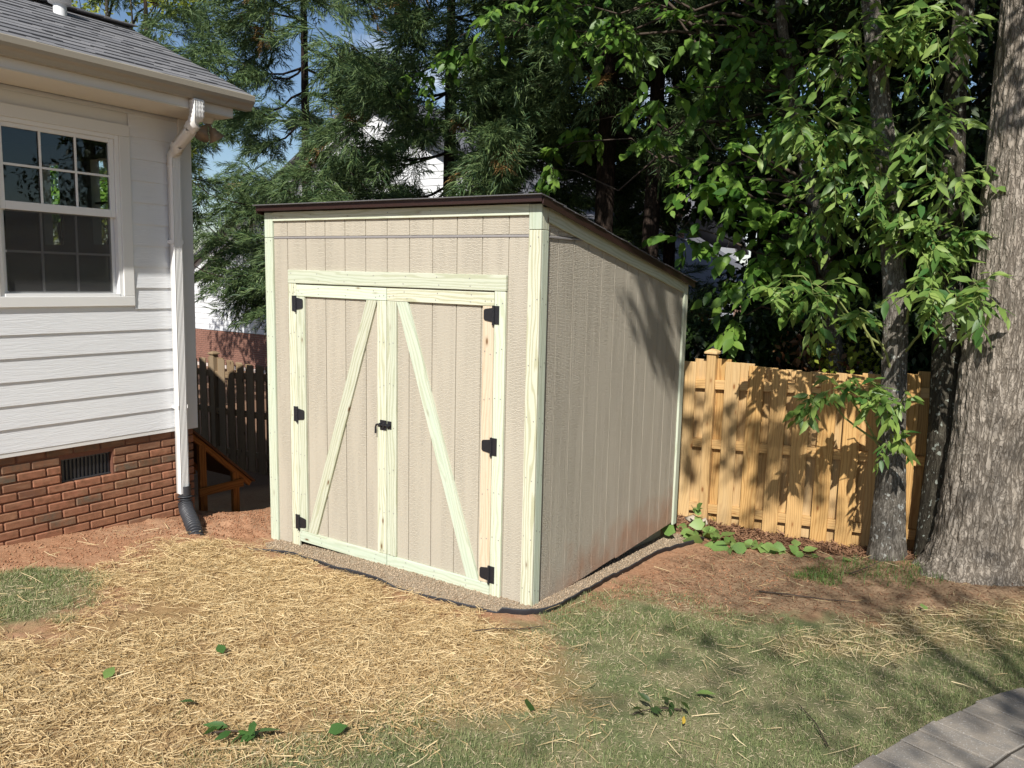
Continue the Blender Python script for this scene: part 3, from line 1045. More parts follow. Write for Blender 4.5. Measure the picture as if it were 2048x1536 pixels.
# slide bolt across the gap
latch = thing('latch', (MID - 0.02, 0, 1.03), parent=door_l)
box('plate', latch, (MID - 0.060, -0.004, 0.997), (MID + 0.000, -0.0005, 1.070), 'blackmetal', 0.001)
box('plate', latch, (MID + 0.010, -0.004, 1.010), (MID + 0.048, -0.0005, 1.068), 'blackmetal', 0.001)
t = Tubes()
t.add([(MID + 0.046, -0.012, 1.036), (MID - 0.02, -0.012, 1.036), (MID - 0.078, -0.012, 1.036), (MID - 0.088, -0.012, 1.030), (MID - 0.092, -0.013, 1.018), (MID - 0.093, -0.014, 0.97)], 0.0075, 8)
t.build('bolt', 'blackmetal', latch)
for x0 in (MID - 0.056, MID - 0.022, MID + 0.016):
    box('staple', latch, (x0, -0.023, 1.022), (x0 + 0.014, -0.004, 1.050), 'blackmetal', 0.003)

# nail heads along the trim
NV, NF = [], []


def nail(x, y, z, ax):
    n = len(NV)
    for i in range(6):
        a = i * math.pi / 3
        c_, s_ = 0.0045 * math.cos(a), 0.0045 * math.sin(a)
        NV.append((x + c_, y - 0.0012, z + s_) if ax == 'y' else (x + 0.0012, y + c_, z + s_))
    NF.append(tuple(range(n, n + 6)) if ax == 'y' else tuple(range(n, n + 6)))


rr = random.Random(21)
for z in np.arange(0.10, 2.35, 0.37):
    for dx in (-0.07, -0.02, -W + 0.02, -W + 0.07):
        nail(dx + rr.uniform(-0.004, 0.004), 0, z + rr.uniform(-0.03, 0.03), 'y')
    for dy in (0.035, 0.075):
        nail(0, dy, z + rr.uniform(-0.03, 0.03), 'x')
for z in np.arange(0.08, 1.98, 0.31):
    for dx in (-2.235, -2.19, -0.315, -0.27, -2.145, -2.10, -0.405, -0.36, MID - 0.065, MID - 0.025, MID + 0.028, MID + 0.066):
        nail(dx + rr.uniform(-0.004, 0.004), 0, z + rr.uniform(-0.02, 0.02), 'y')
for x in np.arange(-2.2, -0.25, 0.28):
    for z in (1.94, 1.985, 0.02, 0.055):
        nail(x + rr.uniform(-0.02, 0.02), 0, z, 'y')
    for z in (2.04, 2.09):
        nail(x + rr.uniform(-0.02, 0.02), -0.003, z, 'y')
for x in np.arange(-2.38, -0.1, 0.38):
    nail(x, 0.001, 2.515 + rr.uniform(-0.01, 0.01), 'y')
o = mesh_obj('nail_heads', py_mesh('nail_heads', NV, NF), M['galv'], None, shed)
o['kind'] = 'stuff'

# ------------------------------------------------------------------ gravel, edging
EDG = [(-2.30, -0.40), (-2.216, -0.40), (-2.068, -0.295), (-1.738, -0.292), (-1.448, -0.338), (-1.244, -0.328), (-0.819, -0.341), (-0.417, -0.317), (-0.143, -0.26), (0.056, -0.164), (0.145, -0.008), (0.142, 0.329), (0.121, 0.736), (0.121, 1.229), (0.100, 1.767), (0.147, 2.136), (0.23, 2.55)]
ee = resample(EDG, 160)
for _ in range(8):
    ee[1:-1] = (ee[:-2] + 2 * ee[1:-1] + ee[2:]) / 4
ez = surf(ee[:, 0], ee[:, 1]) + 0.004 + 0.05 * (fb2(ee[:, 0], ee[:, 1], 2.6, 2) - 0.55) * (ee[:, 0] < -0.1) + 0.014 * (ee[:, 0] >= -0.1)
path = np.stack([ee[:, 0], ee[:, 1], ez], 1)
prof = np.array([(-0.0025, -0.05), (0.0025, -0.05), (0.0025, 0.010), (0.0048, 0.014), (0.003, 0.019), (-0.003, 0.019), (-0.0048, 0.014), (-0.0025, 0.010)])
Tn = np.gradient(path, axis=0)
Tn /= np.linalg.norm(Tn, axis=1)[:, None]
sd = np.stack([Tn[:, 1], -Tn[:, 0], 0 * Tn[:, 0]], 1)
Ve = (path[:, None, :] + prof[None, :, :1] * sd[:, None, :] + prof[None, :, 1:] * np.array([0, 0, 1.0])).reshape(-1, 3)
idx = np.arange(len(Ve)).reshape(len(path), 8)
Fe = np.stack([idx[:-1], np.roll(idx[:-1], -1, 1), np.roll(idx[1:], -1, 1), idx[1:]], -1).reshape(-1, 4)
tag(mesh_obj('garden_edging', np_mesh('garden_edging', Ve, Fe), M['edging'], smooth=False), 'black plastic edging strip curving round the gravel at the shed corner', 'edging')


def scatter(poly, n, bb, soft=0.1, wob=0.3, extra=None, seed=0):
    r = np.random.default_rng(seed)
    X = r.uniform(bb[0], bb[1], n)
    Y = r.uniform(bb[2], bb[3], n)
    p = wmask(poly, X, Y, soft, wob)
    if extra is not None:
        p = p * extra(X, Y)
    k = r.random(n) < p
    return X[k], Y[k], r


def not_in(*polys):
    def f(X, Y):
        p = np.ones_like(X)
        for q in polys:
            p = p * (pdist(q, X, Y) < -0.005)
        return p
    return f


def pebbles(name, X, Y, r, size, mat, sink=0.3, parent=None):
    n = len(X)
    oct_ = np.array([(1, 0, 0), (-1, 0, 0), (0, 1, 0), (0, -1, 0), (0, 0, 1), (0, 0, -1)], float)
    of = np.array([(0, 2, 4), (2, 1, 4), (1, 3, 4), (3, 0, 4), (2, 0, 5), (1, 2, 5), (3, 1, 5), (0, 3, 5)])
    s = r.uniform(size[0], size[1], (n, 1, 1)) * r.uniform(0.6, 1.25, (n, 6, 1))
    a = r.uniform(0, 6.28, n)
    V = oct_[None] * s * np.array([1, 1, 0.7])
    ca, sa = np.cos(a)[:, None], np.sin(a)[:, None]
    x = V[..., 0] * ca - V[..., 1] * sa + V[..., 2] * 0.3
    y = V[..., 0] * sa + V[..., 1] * ca
    V = np.stack([x + X[:, None], y + Y[:, None], V[..., 2] + surf(X, Y)[:, None] + s[:, :, 0] * (0.7 - sink)], -1)
    F = (of[None] + (np.arange(n) * 6)[:, None, None]).reshape(-1, 3)
    return mesh_obj(name, np_mesh(name, V.reshape(-1, 3), F), M[mat], None, parent)


X, Y, r = scatter(GRAVEL, 46000, (-2.6, 0.3, -0.5, 2.7), 0.02, 0.05, lambda X, Y: ((X > -0.12) | (Y < 0.06)).astype(float), 21)
tag(pebbles('gravel', X, Y, r, (0.0035, 0.010), 'gravel'), 'tan pea gravel bed around the base of the shed', kind='stuff')
CLAY = [(-3.4, -2.6), (-3.4, 0.6), (-2.5, 0.6), (-2.5, -0.3), (-2.3, -0.6), (-2.3, -1.4), (-2.6, -1.6), (-2.7, -2.6)]
X, Y, r = scatter(CLAY, 17000, (-3.6, -2.2, -2.6, 0.8), 0.15, 0.4, None, 22)
keep = r.random(len(X)) < (0.25 + 0.75 * np.exp(-((X + 3.0) / 0.4) ** 2 - ((Y + 0.05) / 0.4) ** 2))
X, Y = X[keep], Y[keep]
X2, Y2, r_ = scatter([(0.15, -0.35), (0.2, 0.5), (0.25, 2.3), (1.3, 2.6), (1.2, 1.1), (0.5, 0.7), (-0.6, -0.6), (-0.7, -0.42)], 3500, (-0.8, 1.4, -0.7, 2.6), 0.1, 0.3, not_in(GRAVEL), 23)
X, Y = np.r_[X, X2], np.r_[Y, Y2]
big = np.where(r.random(len(X)) < 0.04, 2.6, 1.0)
tag(pebbles('clay_clods', X, Y, r, (0.003, 0.011), 'clod'), 'small crumbs of red clay on the bare soil', kind='stuff')


# ------------------------------------------------------------------ straw, grass, mulch
def ribbons(name, X, Y, r, length, width, lift, tilt, mat, bend=0.15, ang=None, zoff=0.0):
    n = len(X)
    a = r.uniform(0, 2 * np.pi, n) if ang is None else ang
    L = r.uniform(length[0], length[1], n) * np.where(r.random(n) < 0.12, 1.5, 1.0)
    wd = r.uniform(width[0], width[1], n) / 2
    tl = r.normal(0, tilt, n)
    z0 = surf(X, Y) + zoff + np.abs(r.normal(0, lift, n)) + np.abs(np.sin(tl)) * L / 2
    d = np.stack([np.cos(a) * np.cos(tl), np.sin(a) * np.cos(tl), np.sin(tl)], 1)
    roll = r.uniform(-0.9, 0.9, n)
    sidev = np.stack([-np.sin(a) * np.cos(roll), np.cos(a) * np.cos(roll), np.sin(roll)], 1)
    bn = r.normal(0, bend, n)
    c = np.stack([X, Y, z0], 1)
    mid = c + np.stack([-np.sin(a), np.cos(a), 0.4 + 0 * a], 1) * (bn * L * 0.3)[:, None]
    p0 = c - d * (L / 2)[:, None]
    p1 = c + d * (L / 2)[:, None]
    s = sidev * wd[:, None]
    V = np.stack([p0 - s, p0 + s, mid - s, mid + s, p1 - s * 0.6, p1 + s * 0.6], 1)
    F = np.array([(0, 2, 3, 1), (2, 4, 5, 3)])[None] + (np.arange(n) * 6)[:, None, None]
    return mesh_obj(name, np_mesh(name, V.reshape(-1, 3), F.reshape(-1, 4)), M[mat])


noP = not_in(GRAVEL, PATIO)
X, Y, r = scatter(STRAW, 190000, (-2.9, 1.1, -3.5, -0.2), 0.30, 1.1, lambda X, Y: noP(X, Y) * np.clip(2.6 * (fb2(X, Y, 2.6, 4) - 0.20), 0.05, 1), 31)
tag(ribbons('straw', X, Y, r, (0.02, 0.10), (0.0016, 0.0040), 0.007, 0.13, 'straw', bend=0.3), 'loose golden wheat straw spread over the seeded ground', kind='stuff')
BROAD = [(-3.3, -2.8), (-3.2, -0.4), (-2.5, -0.1), (-1.5, -0.3), (0.1, -0.3), (0.3, 0.2), (1.2, 0.75), (1.6, -0.3), (1.9, -2.0), (1.0, -4), (-2.6, -4)]
X, Y, r = scatter(BROAD, 1700, (-3.4, 2.0, -4, 0.9), 0.2, 0.6, noP, 32)
X2, Y2, _ = scatter(STRAWR, 6000, (1.3, 3.5, 0.2, 2.8), 0.12, 0.5, noP, 33)
X3, Y3, _ = scatter(LAWN, 420, (0, 3.2, -2.5, 2.4), 0.1, 0.2, noP, 34)
X4, Y4, _ = scatter(BARE, 500, (0.2, 3.2, 0.0, 3.0), 0.1, 0.2, noP, 35)
X, Y = np.concatenate([X, X2, X3, X4]), np.concatenate([Y, Y2, Y3, Y4])
tag(ribbons('scattered_straw', X, Y, r, (0.03, 0.14), (0.002, 0.0045), 0.010, 0.12, 'straw_pale', zoff=0.008), 'pale straw stems scattered thinly over lawn and soil', kind='stuff')


def blades(name, X, Y, r, h, wd, lean, mat):
    n = len(X)
    a = r.uniform(0, 2 * np.pi, n)
    H = r.uniform(h[0], h[1], n)
    w_ = r.uniform(wd[0], wd[1], n) / 2
    ln = r.uniform(0.15, lean, n)
    b = np.stack([X, Y, surf(X, Y) - 0.003], 1)
    sv = np.stack([-np.sin(a), np.cos(a), 0 * a], 1) * w_[:, None]
    dv = np.stack([np.cos(a) * np.sin(ln), np.sin(a) * np.sin(ln), np.cos(ln)], 1)
    dv2 = np.stack([np.cos(a) * np.sin(ln * 1.5), np.sin(a) * np.sin(ln * 1.5), np.cos(ln * 1.5)], 1)
    m1 = b + dv * (H * 0.55)[:, None]
    tip = m1 + dv2 * (H * 0.5)[:, None]
    V = np.stack([b - sv, b + sv, m1 + sv * 0.8, m1 - sv * 0.8, tip], 1)
    k = (np.arange(n) * 5)[:, None]
    F = np.concatenate([np.array([[0, 1, 2]]) + k, np.array([[0, 2, 3]]) + k, np.array([[3, 2, 4]]) + k])
    return mesh_obj(name, np_mesh(name, V.reshape(-1, 3), F), M[mat])


lawnd = lambda X, Y: noP(X, Y) * np.clip(3.4 * (fb2(X, Y, 3.0, 4) - 0.36), 0.06, 1)
X, Y, r = scatter(LAWN, 290000, (-0.6, 3.4, -2.9, 2.4), 0.30, 1.2, lawnd, 41)
X2, Y2, _ = scatter(GRASSL, 46000, (-2.9, -1.6, -2.6, -1.35), 0.10, 0.35, lambda X, Y: np.clip(3 * (fb2(X, Y, 4, 3) - 0.25), 0.1, 1), 42)
tag(blades('lawn_grass', np.r_[X, X2], np.r_[Y, Y2], r, (0.014, 0.042), (0.0016, 0.0034), 1.1, 'grass'), 'short patchy grey green lawn grass', kind='stuff')
X, Y, r = scatter(LAWN, 42000, (-0.2, 3.4, -2.9, 2.4), 0.2, 0.7, noP, 43)
X2, Y2, _ = scatter(GRASSL, 8000, (-2.9, -1.6, -2.6, -1.35), 0.10, 0.35, None, 44)
tag(ribbons('dry_thatch', np.r_[X, X2], np.r_[Y, Y2], r, (0.010, 0.032), (0.0012, 0.0026), 0.006, 0.35, 'thatch'), 'dry tan thatch lying between the lawn blades', kind='stuff')
X, Y, r = scatter(MULCH, 26000, (-0.4, 4.5, 2.55, 3.6), 0.12, 0.4, None, 45)
tag(ribbons('mulch', X, Y, r, (0.015, 0.06), (0.005, 0.016), 0.012, 0.3, 'mulch'), 'brown bark mulch and dead leaves along the fence foot', kind='stuff')
X, Y, r = scatter(BARE, 17000, (0.2, 3.4, 0.0, 3.0), 0.15, 0.4, noP, 46)
tag(ribbons('leaf_litter', X, Y, r, (0.008, 0.035), (0.002, 0.007), 0.004, 0.25, 'mulch'), 'fine leaf litter on the bare soil by the trees', kind='stuff')
TUFT = [(1.25, 2.35), (1.4, 2.75), (1.95, 2.85), (2.1, 2.5), (1.8, 2.2)]
X, Y, r = scatter(TUFT, 2600, (1.1, 2.3, 2.1, 3.0), 0.12, 0.5, None, 47)
X2, Y2, _ = scatter([(1.15, 2.0), (1.2, 2.3), (1.42, 2.3), (1.4, 2.0)], 1600, (1.1, 1.5, 1.95, 2.4), 0.08, 0.3, None, 48)
tag(blades('grass_tufts', np.r_[X, X2], np.r_[Y, Y2], r, (0.03, 0.09), (0.0025, 0.005), 1.3, 'grass_tuft'), 'tufts of longer grass at the foot of the slim tree', kind='stuff')

# ------------------------------------------------------------------ house
XF[0] = Matrix.Translation((0, 0, 2)) @ Matrix.Rotation(-0.0103, 4, 'X') @ Matrix.Translation((0, 0, -2))
HX, HB, BR = -3.4, -0.045, -5.62   # wall face, back corner, far wall
house = thing('white_house', (-4.5, -2.0, 0.0), 'white lap-sided house wing on a red brick foundation with grey shingled roof', 'house')
WY0, WY1, WZ0, WZ1 = -1.615, -0.56, 1.803, 3.172
EXP = 0.1652
Y_FAR = -4.2
FND = 0.758


def lap(y0, y1, z0, z1, out=0.0):
    c = Vector((HX, (y0 + y1) / 2, (z0 + z1) / 2))
    hgt, hw = (z1 - z0) / 2, (y1 - y0) / 2
    P = [(0.016, -hgt), (0.003, hgt), (-0.006, hgt), (0.004, -hgt)]
    V = [(p[0], sgn * hw, p[1]) for sgn in (-1, 1) for p in P]
    Fl = [(0, 4, 5, 1), (1, 5, 6, 2), (2, 6, 7, 3), (3, 7, 4, 0), (0, 1, 2, 3), (7, 6, 5, 4)]
    Fl = [f[::-1] for f in Fl]
    mesh_obj('siding_board', py_mesh('siding_board', V, Fl), M['house_siding'], Matrix.Translation(c), house)


for i in range(16):
    z0 = FND + 0.03 + i * EXP - 0.001
    z1 = min(z0 + EXP + 0.028, 3.30)
    ym = HB - 0.095
    if z0 + EXP <= WZ0 + 0.01 or z0 >= WZ1 - 0.004:
        cuts = [Y_FAR, -2.9 + 0.7 * ((i * 37) % 10) / 10, ym]
        for a, b in zip(cuts[:-1], cuts[1:]):
            lap(a, b - 0.002, z0, z1)
    else:
        lap(Y_FAR, WY0 - 0.002, z0, z1)
        lap(WY1 + 0.002, ym, z0, z1)
joined_boxes('wall_sheathing', house, [((HX - 0.12, Y_FAR, FND), (HX - 0.008, HB - 0.01, WZ0 + 0.02)), ((HX - 0.12, Y_FAR, WZ1 - 0.02), (HX - 0.008, HB - 0.01, 3.30)), ((HX - 0.12, Y_FAR, WZ0 + 0.02), (HX - 0.008, WY0 + 0.03, WZ1 - 0.02)), ((HX - 0.12, WY1 - 0.03, WZ0 + 0.02), (HX - 0.008, HB - 0.01, WZ1 - 0.02))], 'house_trim')
box('skirt_board', house, (HX - 0.004, Y_FAR, FND - 0.005), (HX + 0.012, HB - 0.096, FND + 0.028), 'house_trim', 0.002)
box('corner_board', house, (HX - 0.006, HB - 0.094, FND - 0.005), (HX + 0.019, HB + 0.02, 3.30), 'house_trim', 0.003)
box('corner_board', house, (HX - 0.10, HB - 0.006, FND - 0.005), (HX - 0.0065, HB + 0.019, 3.30), 'house_trim', 0.003)

# foundation bricks
fnd_back = joined_boxes('foundation', house, [((HX - 0.30, Y_FAR, -0.7), (HX - 0.026, -1.162, FND - 0.004)), ((HX - 0.30, -0.766, -0.9), (HX - 0.026, HB - 0.03, FND - 0.004)), ((HX - 0.30, -1.162, -0.8), (HX - 0.026, -0.766, 0.478)), ((HX - 0.30, -1.162, 0.664), (HX - 0.026, -0.766, FND - 0.004)), ((BR, HB - 0.30, -1.2), (HX - 0.30, HB - 0.03, FND - 0.004))], 'mortar')
CH, BL = 0.0680, 0.2045
VZ0, VZ1, VY0, VY1 = 0.483, 0.660, -1.160, -0.768
rr = random.Random(3)
far_bricks = []
for k in range(4, -14, -1):
    z1 = FND + 0.0 - (4 - k) * CH - 0.003
    z0 = z1 - CH + 0.010
    off = (k % 2) * BL / 2
    y = HB - 0.005 - off
    first = True
    while y > Y_FAR:
        yb = y
        ya = max(y - BL + 0.010, Y_FAR)
        if first and off == 0:
            pass
        segs = [(ya, yb)]
        zc = (z0 + z1) / 2
        if VZ0 - 0.01 < zc < VZ1 + 0.01:
            segs = []
            if ya < VY0:
                segs.append((ya, min(yb, VY0 - 0.006)))
            if yb > VY1:
                segs.append((max(ya, VY1 + 0.006), yb))
        for a, b in segs:
            if b - a < 0.02:
                continue
            if a < -2.25 or z1 < -0.2 - 0.0:
                far_bricks.append(((HX - 0.05, a, z0), (HX - 0.016, b, z1)))
                continue
            is_dark = (k >= 3 or (k in (1, 2) and rr.random() < 0.55) or (k == 0 and rr.random() < 0.3))
            box('brick', house, (HX - 0.05, a, z0), (HX - 0.016 + rr.uniform(-0.002, 0.002), b, z1), 'brick_dark' if is_dark else 'brick', 0.0065)
        y -= BL
    if off:   # half brick at the corner
        box('brick', house, (HX - 0.05, HB - off + 0.005, z0), (HX - 0.016, HB - 0.005, z1), 'brick', 0.0035)
o = joined_boxes('brickwork', house, far_bricks, 'brick')
o['kind'] = 'stuff'
# crawl-space vent
vent = thing('foundation_vent', (HX - 0.05, (VY0 + VY1) / 2, 0.57), parent=house)
box('vent_backing', vent, (HX - 0.085, VY0, VZ0), (HX - 0.075, VY1, VZ1), 'blackplastic', 0)
for i in range(13):
    y = VY0 + 0.018 + i * 0.0297
    box('vent_slat', vent, (HX - 0.072, y, VZ0 + 0.012), (HX - 0.060, y + 0.014, VZ1 - 0.012), 'blackmetal', 0.001)
box('vent_frame', vent, (HX - 0.075, VY0, VZ1 - 0.012), (HX - 0.055, VY1, VZ1), 'blackplastic', 0.001)
box('vent_frame', vent, (HX - 0.075, VY0, VZ0), (HX - 0.055, VY1, VZ0 + 0.012), 'blackplastic', 0.001)

# window
win = thing('window', (HX, (WY0 + WY1) / 2, 2.48), parent=house)
cw = 0.085
for nm, lo, hi in (('casing', (HX - 0.01, WY0, WZ1 - cw), (HX + 0.026, WY1, WZ1)), ('casing', (HX - 0.01, WY0, WZ0), (HX + 0.026, WY1, WZ0 + cw - 0.01)), ('casing', (HX - 0.01, WY0, WZ0 + cw - 0.009), (HX + 0.024, WY0 + cw, WZ1 - cw - 0.001)), ('casing', (HX - 0.01, WY1 - cw, WZ0 + cw - 0.009), (HX + 0.024, WY1, WZ1 - cw - 0.001))):
    box(nm, win, lo, hi, 'house_trim', 0.003)
iy0, iy1, iz0, iz1 = WY0 + cw, WY1 - cw, WZ0 + cw - 0.01, WZ1 - cw
fwid = 0.03
for lo, hi in (((HX - 0.05, iy0, iz0), (HX + 0.012, iy0 + fwid, iz1)), ((HX - 0.05, iy1 - fwid, iz0), (HX + 0.012, iy1, iz1)), ((HX - 0.05, iy0 + fwid + 0.001, iz1 - fwid), (HX + 0.012, iy1 - fwid - 0.001, iz1)), ((HX - 0.05, iy0 + fwid + 0.001, iz0), (HX + 0.018, iy1 - fwid - 0.001, iz0 + 0.02))):
    box('window_frame', win, lo, hi, 'sash', 0.002)
gy0, gy1 = -1.458, -0.712


def sash(z0, z1, x, gz0, gz1):
    y0, y1 = iy0 + fwid + 0.001, iy1 - fwid - 0.001
    for lo, hi in (((x - 0.03, y0, z0), (x, gy0, z1)), ((x - 0.03, gy1, z0), (x, y1, z1)), ((x - 0.03, gy0 + 0.0005, z0), (x, gy1 - 0.0005, gz0)), ((x - 0.03, gy0 + 0.0005, gz1), (x, gy1 - 0.0005, z1))):
        box('sash', win, lo, hi, 'sash', 0.002)
    for i in (1, 2):
        y = gy0 + (gy1 - gy0) * i / 3
        box('muntin', win, (x - 0.014, y - 0.008, gz0), (x - 0.006, y + 0.008, gz1), 'sash', 0.001)
    zm = (gz0 + gz1) / 2
    for i in range(3):
        a = gy0 + (gy1 - gy0) * i / 3 + (0.0085 if i else 0.0005)
        b = gy0 + (gy1 - gy0) * (i + 1) / 3 - (0.0085 if i < 2 else 0.0005)
        box('muntin', win, (x - 0.014, a, zm - 0.008), (x - 0.006, b, zm + 0.008), 'sash', 0.001)
        for za, zb in ((gz0, zm), (zm, gz1)):
            box('pane', win, (x - 0.022, a - 0.008, za), (x - 0.018, b + 0.008, zb), 'glass', 0)


sash(2.475, iz1 - fwid - 0.001, HX - 0.004, 2.532, 3.027)
sash(iz0 + 0.021, 2.524, HX - 0.036, 1.914, 2.468)
box('insect_screen', win, (HX - 0.020, gy0 + 0.001, 1.906), (HX - 0.0185, gy1 - 0.001, 2.474), 'screen', 0)

# inside: a dim room with two windows in the end wall
rw = [(-5.80 + 0.25, -5.20), (-4.69, -4.42)]
zw0, zw1 = 2.30, 3.05
segs = [(BR, rw[0][0]), (rw[0][1], rw[1][0]), (rw[1][1], HX - 0.125)]
joined_boxes('end_wall', house, [((a, HB - 0.10, FND), (b, HB - 0.02, 3.29)) for a, b in segs] + [((a, HB - 0.10, FND), (b, HB - 0.02, zw0)) for a, b in rw] + [((a, HB - 0.10, zw1), (b, HB - 0.02, 3.29)) for a, b in rw], 'house_siding')
prism('gable_wall', house, [(BR, 3.292), (HX - 0.01, 3.292), ((BR + HX) / 2, 4.02)], HB - 0.09, HB - 0.02, 'y', 'house_siding')
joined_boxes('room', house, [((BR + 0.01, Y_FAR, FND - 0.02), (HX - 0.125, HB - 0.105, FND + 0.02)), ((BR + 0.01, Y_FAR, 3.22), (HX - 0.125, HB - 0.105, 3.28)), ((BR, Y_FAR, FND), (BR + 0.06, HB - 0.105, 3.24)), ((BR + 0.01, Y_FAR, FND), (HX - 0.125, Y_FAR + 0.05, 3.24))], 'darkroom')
for a, b in rw:
    box('end_window_bar', house, (a, HB - 0.07, 2.66), (b, HB - 0.05, 2.68), 'blackmetal', 0)
    box('end_window_bar', house, ((a + b) / 2 + 0.08, HB - 0.072, zw0), ((a + b) / 2 + 0.10, HB - 0.052, zw1), 'blackmetal', 0)

# eaves: soffit, fascia, gutter, rake
GXo = -2.83
board('soffit', house, (-3.165, Y_FAR, 3.306), (-3.165, 0.055, 3.306), 0.44, 0.012, (0, 0, 1), 'soffit', 0)
box('fascia', house, (-2.968, Y_FAR, 3.300), (-2.95, 0.060, 3.475), 'house_trim', 0.002)
prism('eave_return', house, [(-3.39, 3.312), (-2.97, 3.312), (-2.97, 3.47), (-3.39, 3.655)], 0.036, 0.056, 'y', 'house_trim')
gp = [(-2.949, 3.372), (-2.885, 3.372), (-2.878, 3.385), (-2.868, 3.40), (-2.846, 3.418), (-2.836, 3.44), (-2.834, 3.478), (-2.838, 3.484), (-2.846, 3.484), (-2.848, 3.455), (-2.949, 3.455)]
prism('gutter', house, gp, Y_FAR, 0.185, 'y', 'gutter')
SL = 0.45
sdir = Vector((-1, 0, SL)).normalized()
snor = Vector((SL, 0, 1)).normalized()
EV = Vector((-2.87, 0, 3.478))
RL = (-2.87 + 4.52) / abs(sdir.x)


def hr(s, y, h):
    return EV + sdir * s + Vector((0, y, 0)) + snor * h


rfo = thing('roof', (-4.5, -2, 3.5), parent=house)
board('roof_deck', rfo, hr(RL / 2, Y_FAR, -0.012), hr(RL / 2, 0.17, -0.012), RL, 0.02, snor, 'soffit', 0)
prism('roof_slope', rfo, [(-4.52, 4.20), (-4.52, 4.235), (-6.20, 3.46), (-6.20, 3.42)], Y_FAR, 0.18, 'y', 'shingle')
board('rake_board', rfo, hr(0.06, 0.165, -0.075), hr(RL - 0.02, 0.165, -0.075), 0.10, 0.018, (0, 1, 0), 'house_trim', 0.002)
board('rake_soffit', rfo, hr(0.1, 0.06, -0.10), hr(RL - 0.02, 0.06, -0.10), 0.2, 0.010, snor, 'soffit', 0)
rr = random.Random(8)
nc = 15
for c in range(nc):
    s0 = -0.025 + c * 0.127
    y = 0.19 + rr.uniform(-0.004, 0.004)
    while y > -2.75:
        wd = rr.uniform(0.13, 0.30)
        yb = y - wd
        th = 0.006 if rr.random() < 0.45 else 0.011
        s1_ = min(s0 + 0.18, RL)
        board('shingle', rfo, hr(s0 + rr.uniform(-0.003, 0.003), (y + yb) / 2, 0.010 + th / 2), hr(s1_, (y + yb) / 2, 0.004), wd - 0.003, th, snor, 'shingle', 0)
        y = yb
for y in np.arange(0.10, -2.7, -0.23):
    board('ridge_cap', rfo, (-4.52, y + 0.08, 4.245), (-4.52, y - 0.22, 4.238), 0.20, 0.012, (0, 0, 1), 'shingle', 0.002)
# roof jack with a hood
t = Tubes()
vb = Vector((-4.22, -0.60, 3.98))
t.add([vb + Vector((0, 0, z)) for z in (0, 0.1, 0.2, 0.25)], [0.05, 0.05, 0.05, 0.05], 14)
t.add([vb + Vector((0, 0, z)) for z in (0.19, 0.20, 0.30, 0.36, 0.37)], [0.02, 0.085, 0.085, 0.05, 0.005], 16)
t.build('roof_vent', 'sash', rfo)

# downspout
N = 6
pr = [(-0.030, 0.040), (-0.030, -0.040)]
ribs = []
for i in range(N):
    y0 = -0.036 + i * 0.0122
    ribs += [(0.031, y0), (0.031, y0 + 0.006), (0.026, y0 + 0.0075), (0.026, y0 + 0.0105)]
pr += [(0.030, -0.040)] + ribs + [(0.030, 0.040)]
pr = np.array(pr)
dsp = thing('downspout', (HX + 0.06, -0.215, 1.6), parent=house)
dx, dy = HX + 0.062, -0.215
zt_, zb_ = 2.985, 0.225
Vd, Fd = sweep_arrays([(dx, dy, zb_), (dx, dy, 1.0), (dx, dy, 2.0), (dx, dy, zt_)], pr, [1, 1, 1, 1], side=(1, 0, 0))
mesh_obj('pipe', np_mesh('pipe', Vd, Fd), M['downspout'], None, dsp)


def crimped(pts, n, name):
    P = np.asarray(pts, float)
    d = np.r_[0, np.cumsum(np.linalg.norm(np.diff(P, axis=0), axis=1))]
    tt = np.linspace(0, d[-1], n)
    path = np.stack([np.interp(tt, d, P[:, i]) for i in range(3)], 1)
    for _ in range(4):
        path[1:-1] = (path[:-2] + 2 * path[1:-1] + path[2:]) / 4
    scl = 1.0 + 0.13 * (np.arange(n) % 2)
    pv = pr * np.array([1.0, 1.0])
    V, Fq = sweep_arrays(path, pv, scl, side=(0.8, 0.0, 0.6))
    mesh_obj(name, np_mesh(name, V, Fq), M['downspout'], None, dsp)


ox, oy = -2.905, -0.30
crimped([(dx, dy, 2.90), (dx, dy, 2.99), (dx + 0.03, dy - 0.006, 3.03), (dx + 0.10, dy - 0.020, 3.075)], 17, 'elbow')
Vd, Fd = sweep_arrays([(dx + 0.09, dy - 0.018, 3.069), (ox - 0.10, oy + 0.018, 3.170)], pr, [1, 1], side=(0.5, 0, 0.8))
mesh_obj('offset_pipe', np_mesh('offset_pipe', Vd, Fd), M['downspout'], None, dsp)
crimped([(ox - 0.11, oy + 0.02, 3.165), (ox - 0.04, oy + 0.004, 3.205), (ox, oy, 3.25), (ox, oy, 3.37)], 17, 'elbow')
for z in (2.3, 0.95):
    joined_boxes('strap', dsp, [((dx - 0.06, dy - 0.044, z), (dx + 0.034, dy - 0.0415, z + 0.03)), ((dx - 0.06, dy + 0.0415, z), (dx + 0.034, dy + 0.044, z + 0.03))], 'downspout')

